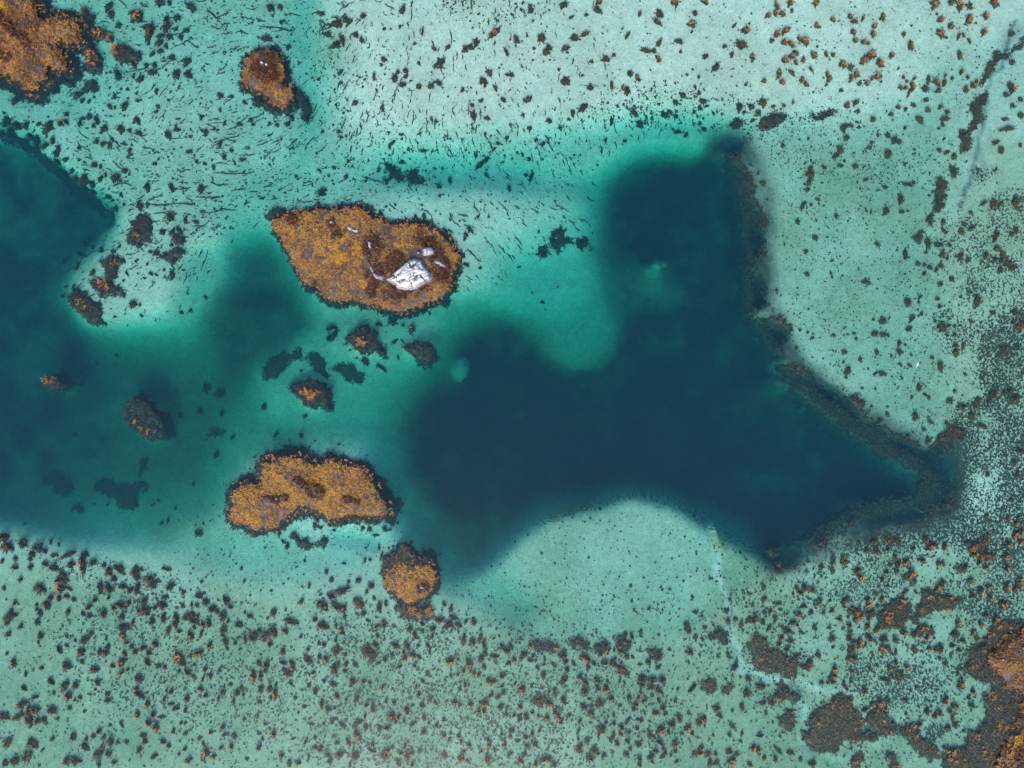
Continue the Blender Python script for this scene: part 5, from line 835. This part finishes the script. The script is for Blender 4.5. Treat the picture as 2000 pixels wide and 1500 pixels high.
def clump_core(seed):
    """an uneven mound of dark fronds, unit radius, height 0..1"""
    r = np.random.default_rng(seed)
    nseg, nr = 26, 4
    th = np.linspace(0, 2 * np.pi, nseg, endpoint=False)
    lob = 0.72 + 0.20 * np.sin(th * r.integers(2, 4) + r.uniform(0, 6)) + 0.13 * np.sin(th * r.integers(4, 7) + r.uniform(0, 6)) + r.normal(0, 0.10, nseg)
    lob = np.clip(lob, 0.32, 1.15)
    V = [(0, 0, 1.0)]; T = [0.5]
    for k in range(1, nr + 1):
        u = k / nr
        for i in range(nseg):
            rr = lob[i] * u * (1 + 0.05 * r.normal())
            z = (1 - u ** 2.4) * (1 + 0.16 * r.normal()) if k < nr else -0.1
            V.append((rr * math.cos(th[i]), rr * math.sin(th[i]), z)); T.append(float(np.clip(0.45 + 0.25 * r.normal(), 0, 1)))
    Q = []
    for i in range(nseg):
        j = (i + 1) % nseg
        Q.append((0, 1 + i, 1 + j, 1 + j))
        for k in range(nr - 1):
            a = 1 + k * nseg
            Q.append((a + i, a + nseg + i, a + nseg + j, a + j))
    V = np.array(V, float)
    n = 24
    a = r.uniform(0, 2 * np.pi, n); i = (a / (2 * np.pi) * nseg).astype(int) % nseg
    d = lob[i] * r.uniform(0.3, 0.85, n)
    P = np.stack([d * np.cos(a), d * np.sin(a), (1 - (d / lob[i]) ** 2) * 0.9], 1)
    v, q, t = ribbons(P, r.uniform(0.35, 0.75, n), 2, r.uniform(0.2, 0.8, n), seg=2, width=0.28, lift=0.2, curl=0.8, r=r)
    # the fan faces (degenerate quads) become triangles
    tri = [f[:3] for f in Q if f[2] == f[3]]; quad = [f for f in Q if f[2] != f[3]]
    return V, tri, quad, np.array(T), v, q, t

def clump_tips(seed):
    r = np.random.default_rng(seed)
    n = int(r.integers(5, 9))
    c = r.uniform(-0.18, 0.18, 2)
    a = r.uniform(0, 2 * np.pi, n); d = np.sqrt(r.uniform(0, 1, n)) * 0.48
    P = np.stack([c[0] + d * np.cos(a), c[1] + d * np.sin(a), r.uniform(0, 0.5, n)], 1)
    return ribbons(P, r.uniform(0.28, 0.46, n), 4, np.clip(0.35 + 0.5 * r.uniform(0, 1, n), 0, 1), seg=3, width=0.30, lift=0.3, curl=2.6, spread=0.3, r=r)

def tri_quad_mesh(name, V, tri, quad, T, mat):
    me = bpy.data.meshes.new(name)
    me.from_pydata([tuple(p) for p in V], [], [tuple(int(i) for i in f) for f in tri] + [tuple(int(i) for i in f) for f in quad])
    a = me.attributes.new('tint', 'FLOAT', 'POINT'); a.data.foreach_set('value', np.asarray(T, np.float32))
    me.materials.append(mat)
    return me

NP = 20
cores = []
for i in range(NP):
    V, tri, quad, T, v, q, t = clump_core(100 + i)
    cores.append((np.concatenate([V, v]), tri, np.concatenate([np.array(quad), q + len(V)]), np.concatenate([T, t])))
core_me = {m_: [tri_quad_mesh('fronds', *c_, M[m_]) for c_ in cores] for m_ in ('kelp_dark', 'kelp_olive')}
tips = [clump_tips(300 + i) for i in range(14)]
tip_me = {}
for m_ in ('kelp_tips', 'kelp_rust'):
    tip_me[m_] = [tri_quad_mesh('floating_tips', v, [], q, t, M[m_]) for v, q, t in tips]

def size_word(r_):
    return 'tiny' if r_ < 4 else 'small' if r_ < 5.5 else 'mid-sized' if r_ < 7.5 else 'large' if r_ < 10 else 'very large'

TENTH = ('first', 'second', 'third', 'fourth', 'fifth', 'sixth', 'seventh', 'eighth', 'ninth', 'last')
RANK = ('leftmost', 'second from left', 'third from left', 'fourth from left', 'fifth from left', 'sixth from left', 'seventh from left', 'eighth from left', 'ninth from left', 'tenth from left', 'eleventh from left', 'twelfth from left', 'thirteenth from left', 'fourteenth from left', 'fifteenth from left')
pending = []
def later_label(o, head, px, py):
    """labels are ranked once every look-alike of a cell is known"""
    pending.append((o, head, px, py))
def write_labels():
    cells = {}
    for o, head, px, py in pending:
        c_ = min(9, max(0, int(px / 200))); r_ = min(9, max(0, int(py / 150)))
        cells.setdefault((head, c_, r_), []).append((px, py, o))
    for (head, c_, r_), lst in cells.items():
        lst.sort(key=lambda t: (t[0], t[1]))
        for i, (px, py, o) in enumerate(lst):
            tail = '%s, %s tenth across and %s tenth down' % (head, TENTH[c_], TENTH[r_])
            o['label'] = tail if len(lst) == 1 else '%s %s' % (RANK[min(i, 14)], tail)

gold = sorted([c_ for c_ in CL if c_[3] != 'd'], key=lambda c_: -c_[2])
dark = sorted([c_ for c_ in CL if c_[3] == 'd'], key=lambda c_: -c_[2])
rest_parts = {'kelp_dark': [], 'kelp_olive': [], 'kelp_tips': [], 'kelp_rust': []}
def olive_side(px, py):
    return px > 1480 or (py > 1100 and px > 1300) or (py > 1380 and px < 160)
def clump_dims(px, py, r_, ty):
    dep = float(depth_at(px, py))
    if ty == 'o': top = 0.0
    elif ty == 'm': top = 0.03
    else: top = max(0.10, dep - max(0.35, min(0.8, r_ * S * 0.8)))
    h = max(0.22, dep - top)
    return dep, top, h
for kind_, lst in (('g', gold), ('d', dark)):
    for n_, (px, py, r_, ty) in enumerate(lst):
        rs = np.random.default_rng(int(px * 131 + py * 717) % 99991)
        dep, top, h = clump_dims(px, py, r_, ty)
        x, y = W(px, py, -dep * 0.4)
        rot = rs.uniform(0, 2 * np.pi); el = 1.0 + rs.gamma(1.6, 0.35); R_ = r_ * S * rs.uniform(0.9, 1.25)
        sx, sy = R_ * math.sqrt(el), R_ / math.sqrt(el)
        mcore = 'kelp_olive' if olive_side(px, py) else 'kelp_dark'
        ci = int(rs.integers(NP)); ti = int(rs.integers(14))
        mt = 'kelp_tips' if ty == 'o' else 'kelp_rust'
        ts = R_ * rs.uniform(0.8, 1.1) * (1.0 if ty == 'o' else 0.72)
        hz = h if ty == 'd' else min(h * 0.92, 0.35 + 0.5 * R_)
        if n_ < 300:
            if ty == 'd':
                o = bpy.data.objects.new('seaweed_patch', core_me[mcore][ci]); coll.objects.link(o)
                o.location = (x, y, -dep); o.rotation_euler = (0, 0, rot); o.scale = (sx, sy, hz)
                head = '%s %s seaweed patch' % (size_word(r_), 'olive-brown' if mcore == 'kelp_olive' else 'dark slate')
                tag(o, None, 'seaweed', 'dark seaweed patches scattered over the sand'); later_label(o, head, px, py)
            else:
                o = empty('kelp_clump', (x, y, -dep)); o.rotation_euler = (0, 0, rot)
                f = bpy.data.objects.new('fronds', core_me[mcore][ci]); coll.objects.link(f); f.parent = o; f.scale = (sx, sy, hz)
                g = bpy.data.objects.new('floating_tips', tip_me[mt][ti]); coll.objects.link(g); g.parent = o
                g.location = (0, 0, dep + (0.02 if ty == 'o' else -0.03)); g.scale = (ts, ts, 0.35)
                head = '%s %s kelp clump' % (size_word(r_), 'golden-tipped' if ty == 'o' else 'rusty-brown')
                tag(o, None, 'kelp', 'tipped kelp clumps scattered over the sand'); later_label(o, head, px, py)
        else:
            c0, s0 = math.cos(rot), math.sin(rot)
            def put(V, s, z0):
                U = V * np.array(s); return np.stack([x + U[:, 0] * c0 - U[:, 1] * s0, y + U[:, 0] * s0 + U[:, 1] * c0, z0 + U[:, 2]], 1)
            V, tri, quad, T = cores[ci]
            q4 = np.concatenate([np.array([f + (f[2],) for f in tri]), quad])
            rest_parts[mcore].append((put(V, (sx, sy, hz), -dep), q4, T))
            if ty != 'd':
                v, q, t = tips[ti]
                rest_parts[mt].append((put(v, (ts, ts, 0.35), 0.02 if ty == 'o' else -0.03), q, t))
def tri_fix(V, Q, T, name, mat, label):
    # quads with a doubled corner are the fan triangles
    d = Q[:, 2] == Q[:, 3]
    Vn = [tuple(p) for p in V]
    me = bpy.data.meshes.new(name)
    tri = Q[d][:, :3]; quad = Q[~d]
    loops = np.concatenate([tri.ravel(), quad.ravel()]).astype(np.int32)
    me.vertices.add(len(V)); me.vertices.foreach_set('co', np.ascontiguousarray(V, np.float32).ravel())
    me.loops.add(len(loops)); me.loops.foreach_set('vertex_index', loops)
    tot = np.concatenate([np.full(len(tri), 3), np.full(len(quad), 4)]).astype(np.int32)
    me.polygons.add(len(tot)); me.polygons.foreach_set('loop_total', tot)
    me.polygons.foreach_set('loop_start', np.concatenate([[0], np.cumsum(tot)[:-1]]).astype(np.int32))
    a = me.attributes.new('tint', 'FLOAT', 'POINT'); a.data.foreach_set('value', np.asarray(T, np.float32))
    me.update(calc_edges=True); me.materials.append(mat)
    o = bpy.data.objects.new(name, me); coll.objects.link(o)
    return tag(o, label, 'seaweed', None, 'stuff')
for k_, lab, nm in (('kelp_dark', 'many smaller dark kelp clumps strewn over the sand flats', 'small_kelp_clumps'), ('kelp_olive', 'many smaller brown kelp clumps strewn over the right flats', 'small_kelp_clumps'),
                    ('kelp_tips', 'golden tips of the many smaller kelp clumps', 'small_kelp_tips'), ('kelp_rust', 'rusty tips of the many smaller kelp clumps', 'small_kelp_tips')):
    if rest_parts[k_]:
        tri_fix(*join(rest_parts[k_]), nm, M[k_], lab)

# ------------------------------------------------------------------ long weed strands combed by the current
STR = {
(0, 0): "1610,70 1690,140 1725,180 w12;1690,140 1740,120 1795,100 w10;1360,375 1410,345 1475,320 1500,280 w10;1475,320 1520,360 1560,375 w9;1095,20 1125,45 1160,65 w14;1735,265 1770,270 1820,255 w10;1840,260 1890,240 1940,270 w10;1920,65 1960,75 2000,75 w10;1900,135 1950,150 1990,160 w9;1790,390 1830,380 1870,360 w12;1700,560 1750,530 1780,510 w9;1700,580 1760,570 w9;875,775 900,770 945,760 w9;880,1250 920,1300 960,1330 w7;850,1060 890,1090 940,1150 w9;1550,985 1580,1030 1640,1045 w9;1240,760 1270,720 1310,670 w7;1380,1330 1420,1340 1480,1325 w10;1650,1355 1760,1360 1890,1360 2000,1345 w9;1890,1220 1950,1215 2000,1205 w9;1640,1430 1720,1450 1790,1440 w10;1340,1480 1420,1480 1500,1470 w10;1820,1490 1870,1480 1920,1470 w10;870,1460 940,1440 1010,1415 w7;1900,1165 1950,1155 w8;1530,1190 1570,1160 1600,1130 w8;1240,935 1275,900 1300,860 w7;1620,380 1690,355 w7;1640,430 1700,410 w7;1560,560 1610,500 w7;1380,720 1420,640 w9;1430,600 1500,530 w8;1400,800 1440,740 w6",
(500, 0): "480,240 540,205 600,190 660,160 720,110 w20;505,265 550,260 600,250 w14;735,310 740,265 w9;450,100 490,95 540,90 w14;60,220 120,215 190,225 250,235 310,225 w11;0,150 30,160 60,170 w10;1080,790 1085,730 1100,680 w13;965,885 980,840 990,790 w10;855,970 875,920 885,870 w9;905,1150 905,1100 912,1055 w11;735,1100 755,1060 770,1020 w11;660,1010 690,960 715,910 w9;560,830 575,780 585,740 w9;240,1165 280,1130 320,1090 w8;460,1200 500,1180 550,1150 w8;690,1310 720,1270 770,1230 w9;0,1140 50,1130 100,1105 w8;110,1130 150,1110 180,1085 w8;55,1225 90,1210 125,1190 w8;1220,970 1230,930 1230,890 w11;1545,570 1542,500 1540,425 w6;1270,1190 1265,1130 1250,1085 w9;1500,1100 1500,1060 1495,1015 w9;1460,1000 1455,950 w7;1335,1050 1335,980 w7;1690,1030 1690,990 1685,955 w14;1660,900 1660,800 w9;1755,940 1750,850 w9;1790,1070 1830,1120 1860,1165 w9;1980,960 2000,1010 w10;1210,760 1220,705 w8;1180,520 1195,440 w7;920,790 945,690 w6;1215,190 1215,50 1225,0 w8;870,1390 920,1410 1000,1430 w8;1600,1280 1630,1320 w6;1660,1360 1690,1410 w7;645,1115 670,1075 w7;1930,1340 1980,1380 w8;1520,1180 1540,1230 w6;1600,1160 1620,1210 w9;630,700 650,660 w10;1085,80 1000,30 w8;640,90 720,40 760,20 w12;660,20 700,50 w10",
(1000, 0): "360,640 365,600 370,570 w7;515,560 510,510 w6;530,610 530,560 w8;740,615 745,575 w8;310,740 308,690 w5;1000,710 1020,755 w6;1105,630 1120,700 w7;700,770 715,825 w8;1095,990 1090,930 1075,870 w9;40,1080 45,1000 30,960 w8;380,1020 365,970 w14;215,1140 200,1100 185,1070 w12;300,1160 285,1110 270,1060 w11;440,1280 410,1230 385,1200 w9;230,1270 210,1200 195,1150 w9;325,1380 305,1320 w7;700,1230 700,1160 690,1130 w8;735,1040 725,980 715,940 w10;550,970 540,930 w12;650,1450 620,1420 w8;990,1110 985,1060 w7;1620,790 1590,780 1560,770 w8;910,990 950,1015 w9",
(0, 375): "1060,100 1200,105 1330,100 1420,90 1530,105 w12;1170,70 1200,45 1280,30 w11;1550,45 1640,45 1730,45 w11;1560,150 1650,165 1750,125 w12;1530,290 1570,270 1620,250 w9;1650,290 1720,260 w9;1550,520 1575,470 1590,450 w11;980,495 1030,490 1090,465 w8;480,620 540,590 w8;600,520 660,500 720,470 w9;1000,610 1040,590 1080,570 w9;1160,760 1190,730 1215,700 w9;1300,700 1330,650 1360,590 w14;1440,720 1470,650 w7;1460,800 1485,740 w8;1390,620 1440,560 w9;1420,0 1440,20 w10;1830,410 1850,390 w9",
(500, 375): "1500,200 1540,230 1590,270 w8;1575,175 1610,180 1650,195 w8;1780,355 1820,400 1860,440 w8;1640,440 1680,480 1720,520 1770,550 w9;1890,410 1930,450 1955,475 w9;340,80 400,78 450,75 w7;1940,130 1970,160 w6;1890,75 1950,130 w5;1510,165 1540,190 w9;1880,500 1850,440 w7",
(1000, 375): "330,90 380,120 450,155 w10;540,210 600,240 w8;20,100 60,140 w8;60,200 100,245 w6;150,135 210,160 w6;580,35 630,70 w9;470,240 500,270 w7",
}
flow = []
def strand_mesh(P, w, r):
    """a limp three-sided frond bundle along P with frayed side blades"""
    n = max(8, int(np.sum(np.hypot(*np.diff(P, axis=0).T)) / 0.22))
    t = np.linspace(0, 1, len(P)); u = np.linspace(0, 1, n)
    x = np.interp(u, t, P[:, 0]); y = np.interp(u, t, P[:, 1])
    k = np.exp(-((np.arange(n)[:, None] - np.arange(n)[None, :]) / (n * 0.10)) ** 2); k /= k.sum(1, keepdims=True)
    x, y = k @ x, k @ y
    dx, dy = np.gradient(x), np.gradient(y); L = np.hypot(dx, dy) + 1e-9; nx, ny = -dy / L, dx / L
    wob = fbm(u * 9, u * 0 + w * 77, 3, int(r.integers(999))) * w * 0.9
    x, y = x + nx * wob, y + ny * wob
    ww = w * (0.35 + 0.9 * np.abs(fbm(u * 7, u * 0 + 3, 2, int(r.integers(999))) + 0.35)) * np.sin(np.pi * np.clip(u, 0.06, 0.94)) ** 0.5
    z = bed_z(x, y) + 0.06
    V = np.concatenate([np.stack([x + nx * ww / 2, y + ny * ww / 2, z], 1), np.stack([x, y, z + 0.10 + 0.06 * r.uniform(0, 1, n)], 1), np.stack([x - nx * ww / 2, y - ny * ww / 2, z], 1)])
    i = np.arange(n - 1)
    Q = np.concatenate([np.stack([i, i + 1, i + 1 + n, i + n], 1), np.stack([i + n, i + n + 1, i + 1 + 2 * n, i + 2 * n], 1)])
    m = max(3, n // 3); j = r.integers(0, n, m)
    v, q, tt = ribbons(np.stack([x[j], y[j], z[j] + 0.05], 1), r.uniform(1.2, 2.6, m) * w, 1, r.uniform(0.2, 0.6, m), seg=2, width=0.25, lift=0.1, curl=0.6, r=r)
    return join([(V, Q, np.full(len(V), 0.35)), (v, q, tt)])
for (ox, oy), s_ in STR.items():
    for one in s_.split(';'):
        tk = one.split(); w = float(tk[-1][1:]) / 4
        pts = np.array([[ox + float(a) / 4, oy + float(b) / 4] for a, b in (q_.split(',') for q_ in tk[:-1])])
        mid = pts.mean(0)
        x, y = W(pts[:, 0], pts[:, 1], -float(depth_at(*mid)))
        dv = pts[-1] - pts[0]; flow.append((mid[0], mid[1], math.atan2(-dv[1], dv[0])))
        r = np.random.default_rng(int(mid[0] * 31 + mid[1] * 7))
        V, Q, T = strand_mesh(np.stack([x, y], 1), w * S * 1.15, r)
        c = np.array([x.mean(), y.mean(), float(bed_z(x.mean(), y.mean()))])
        o = mesh_obj('seaweed_strand', V - c, Q, M['kelp_dark'], None, {'tint': T}); o.location = c
        ln = float(np.sum(np.hypot(*np.diff(pts, axis=0).T)))
        an = math.degrees(math.atan2(-dv[1], dv[0])) % 180
        dirw = 'level' if an < 22 or an > 158 else 'upright' if 68 < an < 112 else 'rising' if an < 90 else 'falling'
        head = '%s %s dark seaweed strand' % ('long' if ln > 35 else 'short' if ln < 18 else 'thin', dirw)
        tag(o, None, 'seaweed', 'dark seaweed strands combed by the current'); later_label(o, head, mid[0], mid[1])
flow = np.array(flow)
write_labels()

# ------------------------------------------------------------------ uncountable weed litter on the sand
def flow_angle(px, py):
    d2 = (px[:, None] - flow[None, :, 0]) ** 2 + (py[:, None] - flow[None, :, 1]) ** 2 + 400
    w = 1 / d2 ** 1.5
    return 0.5 * np.arctan2((w * np.sin(2 * flow[None, :, 2])).sum(1), (w * np.cos(2 * flow[None, :, 2])).sum(1))

def flakes(px, py, length, width, ang, tint, r):
    """little bent scraps lying on the sand: two triangles-pairs each"""
    d = depth_at(px, py); x, y = W(px, py, -d); n = len(px)
    L = length / 2; c, s = np.cos(ang), np.sin(ang); b = r.normal(0, 0.35, n) * length
    off = np.array([(-1, 0), (-0.3, 1), (0.5, 0.8), (1, 0.1), (0.4, -0.8), (-0.4, -1)])
    U = off[None, :, 0] * L[:, None] * r.uniform(0.75, 1.25, (n, 6)); Wd = off[None, :, 1] * (width / 2)[:, None] * r.uniform(0.5, 1.4, (n, 6))
    Wd = Wd + (U / L[:, None]) ** 2 * (b * 0.5)[:, None]
    X = x[:, None] + U * c[:, None] - Wd * s[:, None]; Y = y[:, None] + U * s[:, None] + Wd * c[:, None]
    Z = bed_z(X, Y) + 0.05 + r.uniform(0, 0.06, (n, 6))
    V = np.stack([X, Y, Z], -1).reshape(-1, 3)
    base = np.arange(n)[:, None] * 6
    Q = np.concatenate([base + np.array([[0, 5, 4, 1]]), base + np.array([[1, 4, 3, 2]])], 1).reshape(-1, 4)
    return V, Q, np.repeat(tint, 6)

def dens_keep(px, py, areas, r):
    f = np.zeros(len(px))
    for cx, cy, rx_, ry_, a, k in areas:
        a = math.radians(a); dx, dy = px - cx, py - cy
        u = dx * math.cos(a) + dy * math.sin(a); v = -dx * math.sin(a) + dy * math.cos(a)
        f = np.maximum(f, k * (1 - sstep(0.6, 1.1, np.hypot(u / rx_, v / ry_))))
    return f
r5 = np.random.default_rng(55)
shallow = lambda px, py: depth_at(px, py) < 3.0
# round scraps
n = 300000
px = r5.uniform(-120, 2120, n); py = r5.uniform(-100, 1600, n)
AR = [(1000, 1380, 1500, 300, 0, 0.16), (830, 1360, 420, 180, 0, 0.60), (1080, 1400, 320, 140, 0, 0.70), (420, 1310, 380, 170, 10, 0.42), (330, 1180, 300, 60, 18, 0.45), (1700, 560, 300, 420, 0, 0.26), (1650, 290, 280, 80, 8, 0.50), (1350, 215, 260, 55, 5, 0.42),
      (1680, 1250, 380, 260, 0, 0.40), (950, 20, 110, 30, 0, 0.5), (640, 110, 40, 80, -20, 0.28), (1750, 140, 320, 170, 0, 0.14), (1300, 100, 700, 260, 0, 0.05), (400, 250, 480, 330, 0, 0.14), (1250, 1120, 380, 160, 0, 0.06), (620, 950, 330, 330, 0, 0.10), (1760, 780, 160, 140, 0, 0.34), (1450, 1080, 90, 50, 30, 0.3), (750, 330, 500, 120, 0, 0.14)]
f = dens_keep(px, py, AR, r5) * (0.35 + 1.1 * np.clip(0.5 + fbm(px / 45, py / 45, 4, 61), 0, 1.3))
wv = np.array([0.0]); k = (r5.uniform(0, 1, n) < f) & shallow(px, py)
px, py = px[k], py[k]; n = len(px)
ln = np.exp(r5.normal(-1.22, 0.42, n)); ln = np.clip(ln, 0.10, 0.9) * np.where((px > 1470) & (py < 880), 0.74, 1.0)
parts = [flakes(px, py, ln, ln * r5.uniform(0.4, 0.95, n), r5.uniform(0, np.pi, n), r5.uniform(0, 1, n), r5)]
# combed shreds
n = 16000
px = r5.uniform(-60, 1480, n); py = r5.uniform(-60, 720, n)
AF = [(440, 250, 420, 380, 0, 0.50), (520, 330, 330, 150, 0, 0.85), (900, 270, 330, 90, 0, 0.75), (1180, 300, 300, 110, 5, 0.65), (900, 110, 320, 200, 0, 0.28), (280, 530, 200, 130, 0, 0.55), (960, 480, 160, 110, 0, 0.5), (1050, 420, 200, 130, 0, 0.40), (560, 60, 200, 110, 0, 0.7)]
k = (r5.uniform(0, 1, n) < dens_keep(px, py, AF, r5) * (0.3 + 1.2 * np.clip(0.5 + fbm(px / 40, py / 40, 3, 63), 0, 1.2))) & shallow(px, py)
px, py = px[k], py[k]; n = len(px)
ln = np.clip(np.exp(r5.normal(-0.75, 0.75, n)), 0.15, 3.2)
parts.append(flakes(px, py, ln, np.clip(ln * r5.uniform(0.08, 0.35, n), 0.05, 0.24), flow_angle(px, py) + r5.normal(0, 0.22, n), r5.uniform(0, 0.6, n), r5))
# short combed hairs around the bank rims
for ring, cnt in (([(1060, 1012), (1150, 980), (1240, 958), (1320, 976), (1378, 1018), (1440, 1046), (1500, 1086)], 420),):
    pts = np.array(ring, float); i = r5.integers(0, len(pts) - 1, cnt); t = r5.uniform(0, 1, cnt)
    q0 = pts[i] * (1 - t)[:, None] + pts[i + 1] * t[:, None]
    px = q0[:, 0] + r5.normal(0, 7, cnt); py = q0[:, 1] + r5.normal(7, 6, cnt)
    ln = r5.uniform(0.25, 0.7, cnt)
    parts.append(flakes(px, py, ln, ln * 0.22, np.arctan2(-(py - 1100), px - 1230) + r5.normal(0, 0.3, cnt), r5.uniform(0.3, 1, cnt), r5))
V, Q, T = join(parts)
o = mesh_obj('seaweed_litter', V, Q, M['litter'], None, {'tint': T})
tag(o, 'countless tiny dark scraps of seaweed littering the pale sand', 'seaweed', None, 'stuff')
# netted turf: dark weed growing round pale sand holes, right side
n = 230000
px = r5.uniform(1480, 2150, n); py = r5.uniform(330, 1480, n)
AN = [(1960, 960, 140, 170, 0, 1.0), (1900, 1000, 120, 70, -10, 0.95), (1985, 700, 90, 130, 0, 0.95), (1950, 560, 75, 70, 20, 0.7), (1790, 1045, 170, 32, -12, 0.8), (1700, 1090, 120, 45, 0, 0.42), (1930, 830, 90, 60, 0, 0.85), (1720, 1330, 75, 55, 20, 0.6), (1790, 1340, 60, 50, 0, 0.45),
      (1690, 1150, 80, 30, -10, 0.5), (1920, 1180, 110, 36, 20, 0.6), (1990, 1130, 80, 60, 0, 0.5), (1825, 1430, 24, 18, 30, 0.8), (1980, 420, 60, 60, 0, 0.5), (1880, 460, 60, 60, 40, 0.35), (1930, 310, 30, 60, 30, 0.4), (1870, 640, 60, 60, 0, 0.35), (1620, 1040, 60, 24, -30, 0.35), (2080, 800, 120, 500, 0, 0.6)]
f = dens_keep(px, py, AN, r5) * np.clip(0.75 + 0.9 * fbm(px / 55, py / 55, 3, 71), 0.05, 1.2)
f1, f2, cid = worley(px / 7.2, py / 7.2, 3)
k = (f2 - f1 < 0.12 + 0.40 * f) & (r5.uniform(0, 1, n) < f * 1.5) & shallow(px, py)
px, py = px[k], py[k]; n = len(px)
ln = r5.uniform(0.20, 0.38, n)
V, Q, T = flakes(px, py, ln, ln * r5.uniform(0.5, 0.9, n), r5.uniform(0, np.pi, n), r5.uniform(0, 0.8, n), r5)
o = mesh_obj('netted_weed_turf', V, Q, M['litter'], None, {'tint': T})
tag(o, 'dark netted weed turf mottling the shallows along the right edge', 'seaweed', None, 'stuff')

# ------------------------------------------------------------------ pale boulders under water in the pool
def sunken_rock(poly, h, label):
    p = np.asarray(poly, float); c = p.mean(0); d = float(depth_at(*c)); k = (CAMH + d) / CAMH
    pp = [((a - 1000) * k + 1000, (b - 750) * k + 750) for a, b in poly]
    w = np.mean(world_poly(pp), 0); org = np.array([w[0], w[1], -d])
    root = empty('sunken_rock', org)
    rock_mesh('boulder', pp, h, 'pale_rock', 0.9, root, org, lambda x, y: bed_z(x, y), 5, step=0.14)
    tag(root, label, 'rock')
sunken_rock([(1270, 508), (1280, 500), (1292, 502), (1304, 500), (1313, 510), (1308, 520), (1296, 524), (1290, 530), (1274, 528), (1268, 518)], 1.2, 'pale flat boulder lying on the bottom of the upper deep pool')
sunken_rock([(880, 700), (895, 690), (912, 692), (922, 710), (915, 735), (898, 752), (880, 745), (874, 722)], 0.5, 'faint pale rock shelf at the left rim of the deep pool')

# ------------------------------------------------------------------ the gull in flight
def gull(px, py, z, head_deg):
    x, y = W(px, py, z)
    root = empty('gull', (float(x), float(y), z)); root.rotation_euler = (0, 0, math.radians(head_deg))
    V = []; Q = []
    st = [(-0.30, 0.004, 0.010, 0.0), (-0.27, 0.055, 0.012, 0.0), (-0.18, 0.040, 0.030, 0.0), (-0.08, 0.062, 0.055, 0.0), (0.04, 0.070, 0.062, 0.0), (0.13, 0.052, 0.050, 0.005), (0.19, 0.036, 0.036, 0.012), (0.235, 0.037, 0.036, 0.016), (0.275, 0.020, 0.022, 0.012), (0.292, 0.004, 0.006, 0.010)]
    n = 10
    for (u, a, b, z0) in st:
        for i in range(n):
            t = 2 * math.pi * i / n
            V.append((u, a * math.cos(t), z0 + b * math.sin(t)))
    for s in range(len(st) - 1):
        for i in range(n):
            Q.append((s * n + i, s * n + (i + 1) % n, (s + 1) * n + (i + 1) % n, (s + 1) * n + i))
    # wings: inner arm swept forward, outer hand swept back, cambered
    wst = [(0.03, 0.11, -0.09, 0.02), (0.18, 0.155, -0.05, 0.065), (0.34, 0.165, -0.01, 0.085), (0.48, 0.115, 0.005, 0.075), (0.60, 0.015, -0.035, 0.05), (0.665, -0.07, -0.082, 0.03)]
    for sgn in (1, -1):
        b0 = len(V)
        for (yy, le, te, z0) in wst:
            m_ = (le + te) / 2
            V += [(le, sgn * yy, z0), (m_, sgn * yy, z0 + 0.018), (te, sgn * yy, z0), (m_, sgn * yy, z0 - 0.004)]
        for s in range(len(wst) - 1):
            for i in range(4):
                f = (b0 + s * 4 + i, b0 + s * 4 + (i + 1) % 4, b0 + (s + 1) * 4 + (i + 1) % 4, b0 + (s + 1) * 4 + i)
                Q.append(f if sgn > 0 else f[::-1])
    m, nt, b = new_mat('gull_plumage')
    b.inputs['Base Color'].default_value = (0.82, 0.82, 0.80, 1); b.inputs['Roughness'].default_value = 0.7
    nz = noise_node(nt, 30, 3); g = ramp(nt, nz.outputs['Fac'], [(0.3, (0.72, 0.73, 0.74)), (0.7, (0.86, 0.86, 0.85))]); nt.links.new(g.outputs['Color'], b.inputs['Base Color'])
    mesh_obj('body', np.array(V), np.array(Q), m, root, smooth=True)
    mb, nt2, b2 = new_mat('gull_beak'); b2.inputs['Base Color'].default_value = (0.75, 0.45, 0.05, 1)
    mesh_obj('beak', np.array([(0.285, 0.008, 0.014), (0.285, -0.008, 0.014), (0.285, 0, 0.002), (0.335, 0, 0.004)]), np.array([(0, 1, 3), (1, 2, 3), (2, 0, 3), (0, 2, 1)]), mb, root)
    tag(root, 'white gull flying with spread wings over the green sand', 'bird')
gull(1792.2, 712.2, 11.0, 152)
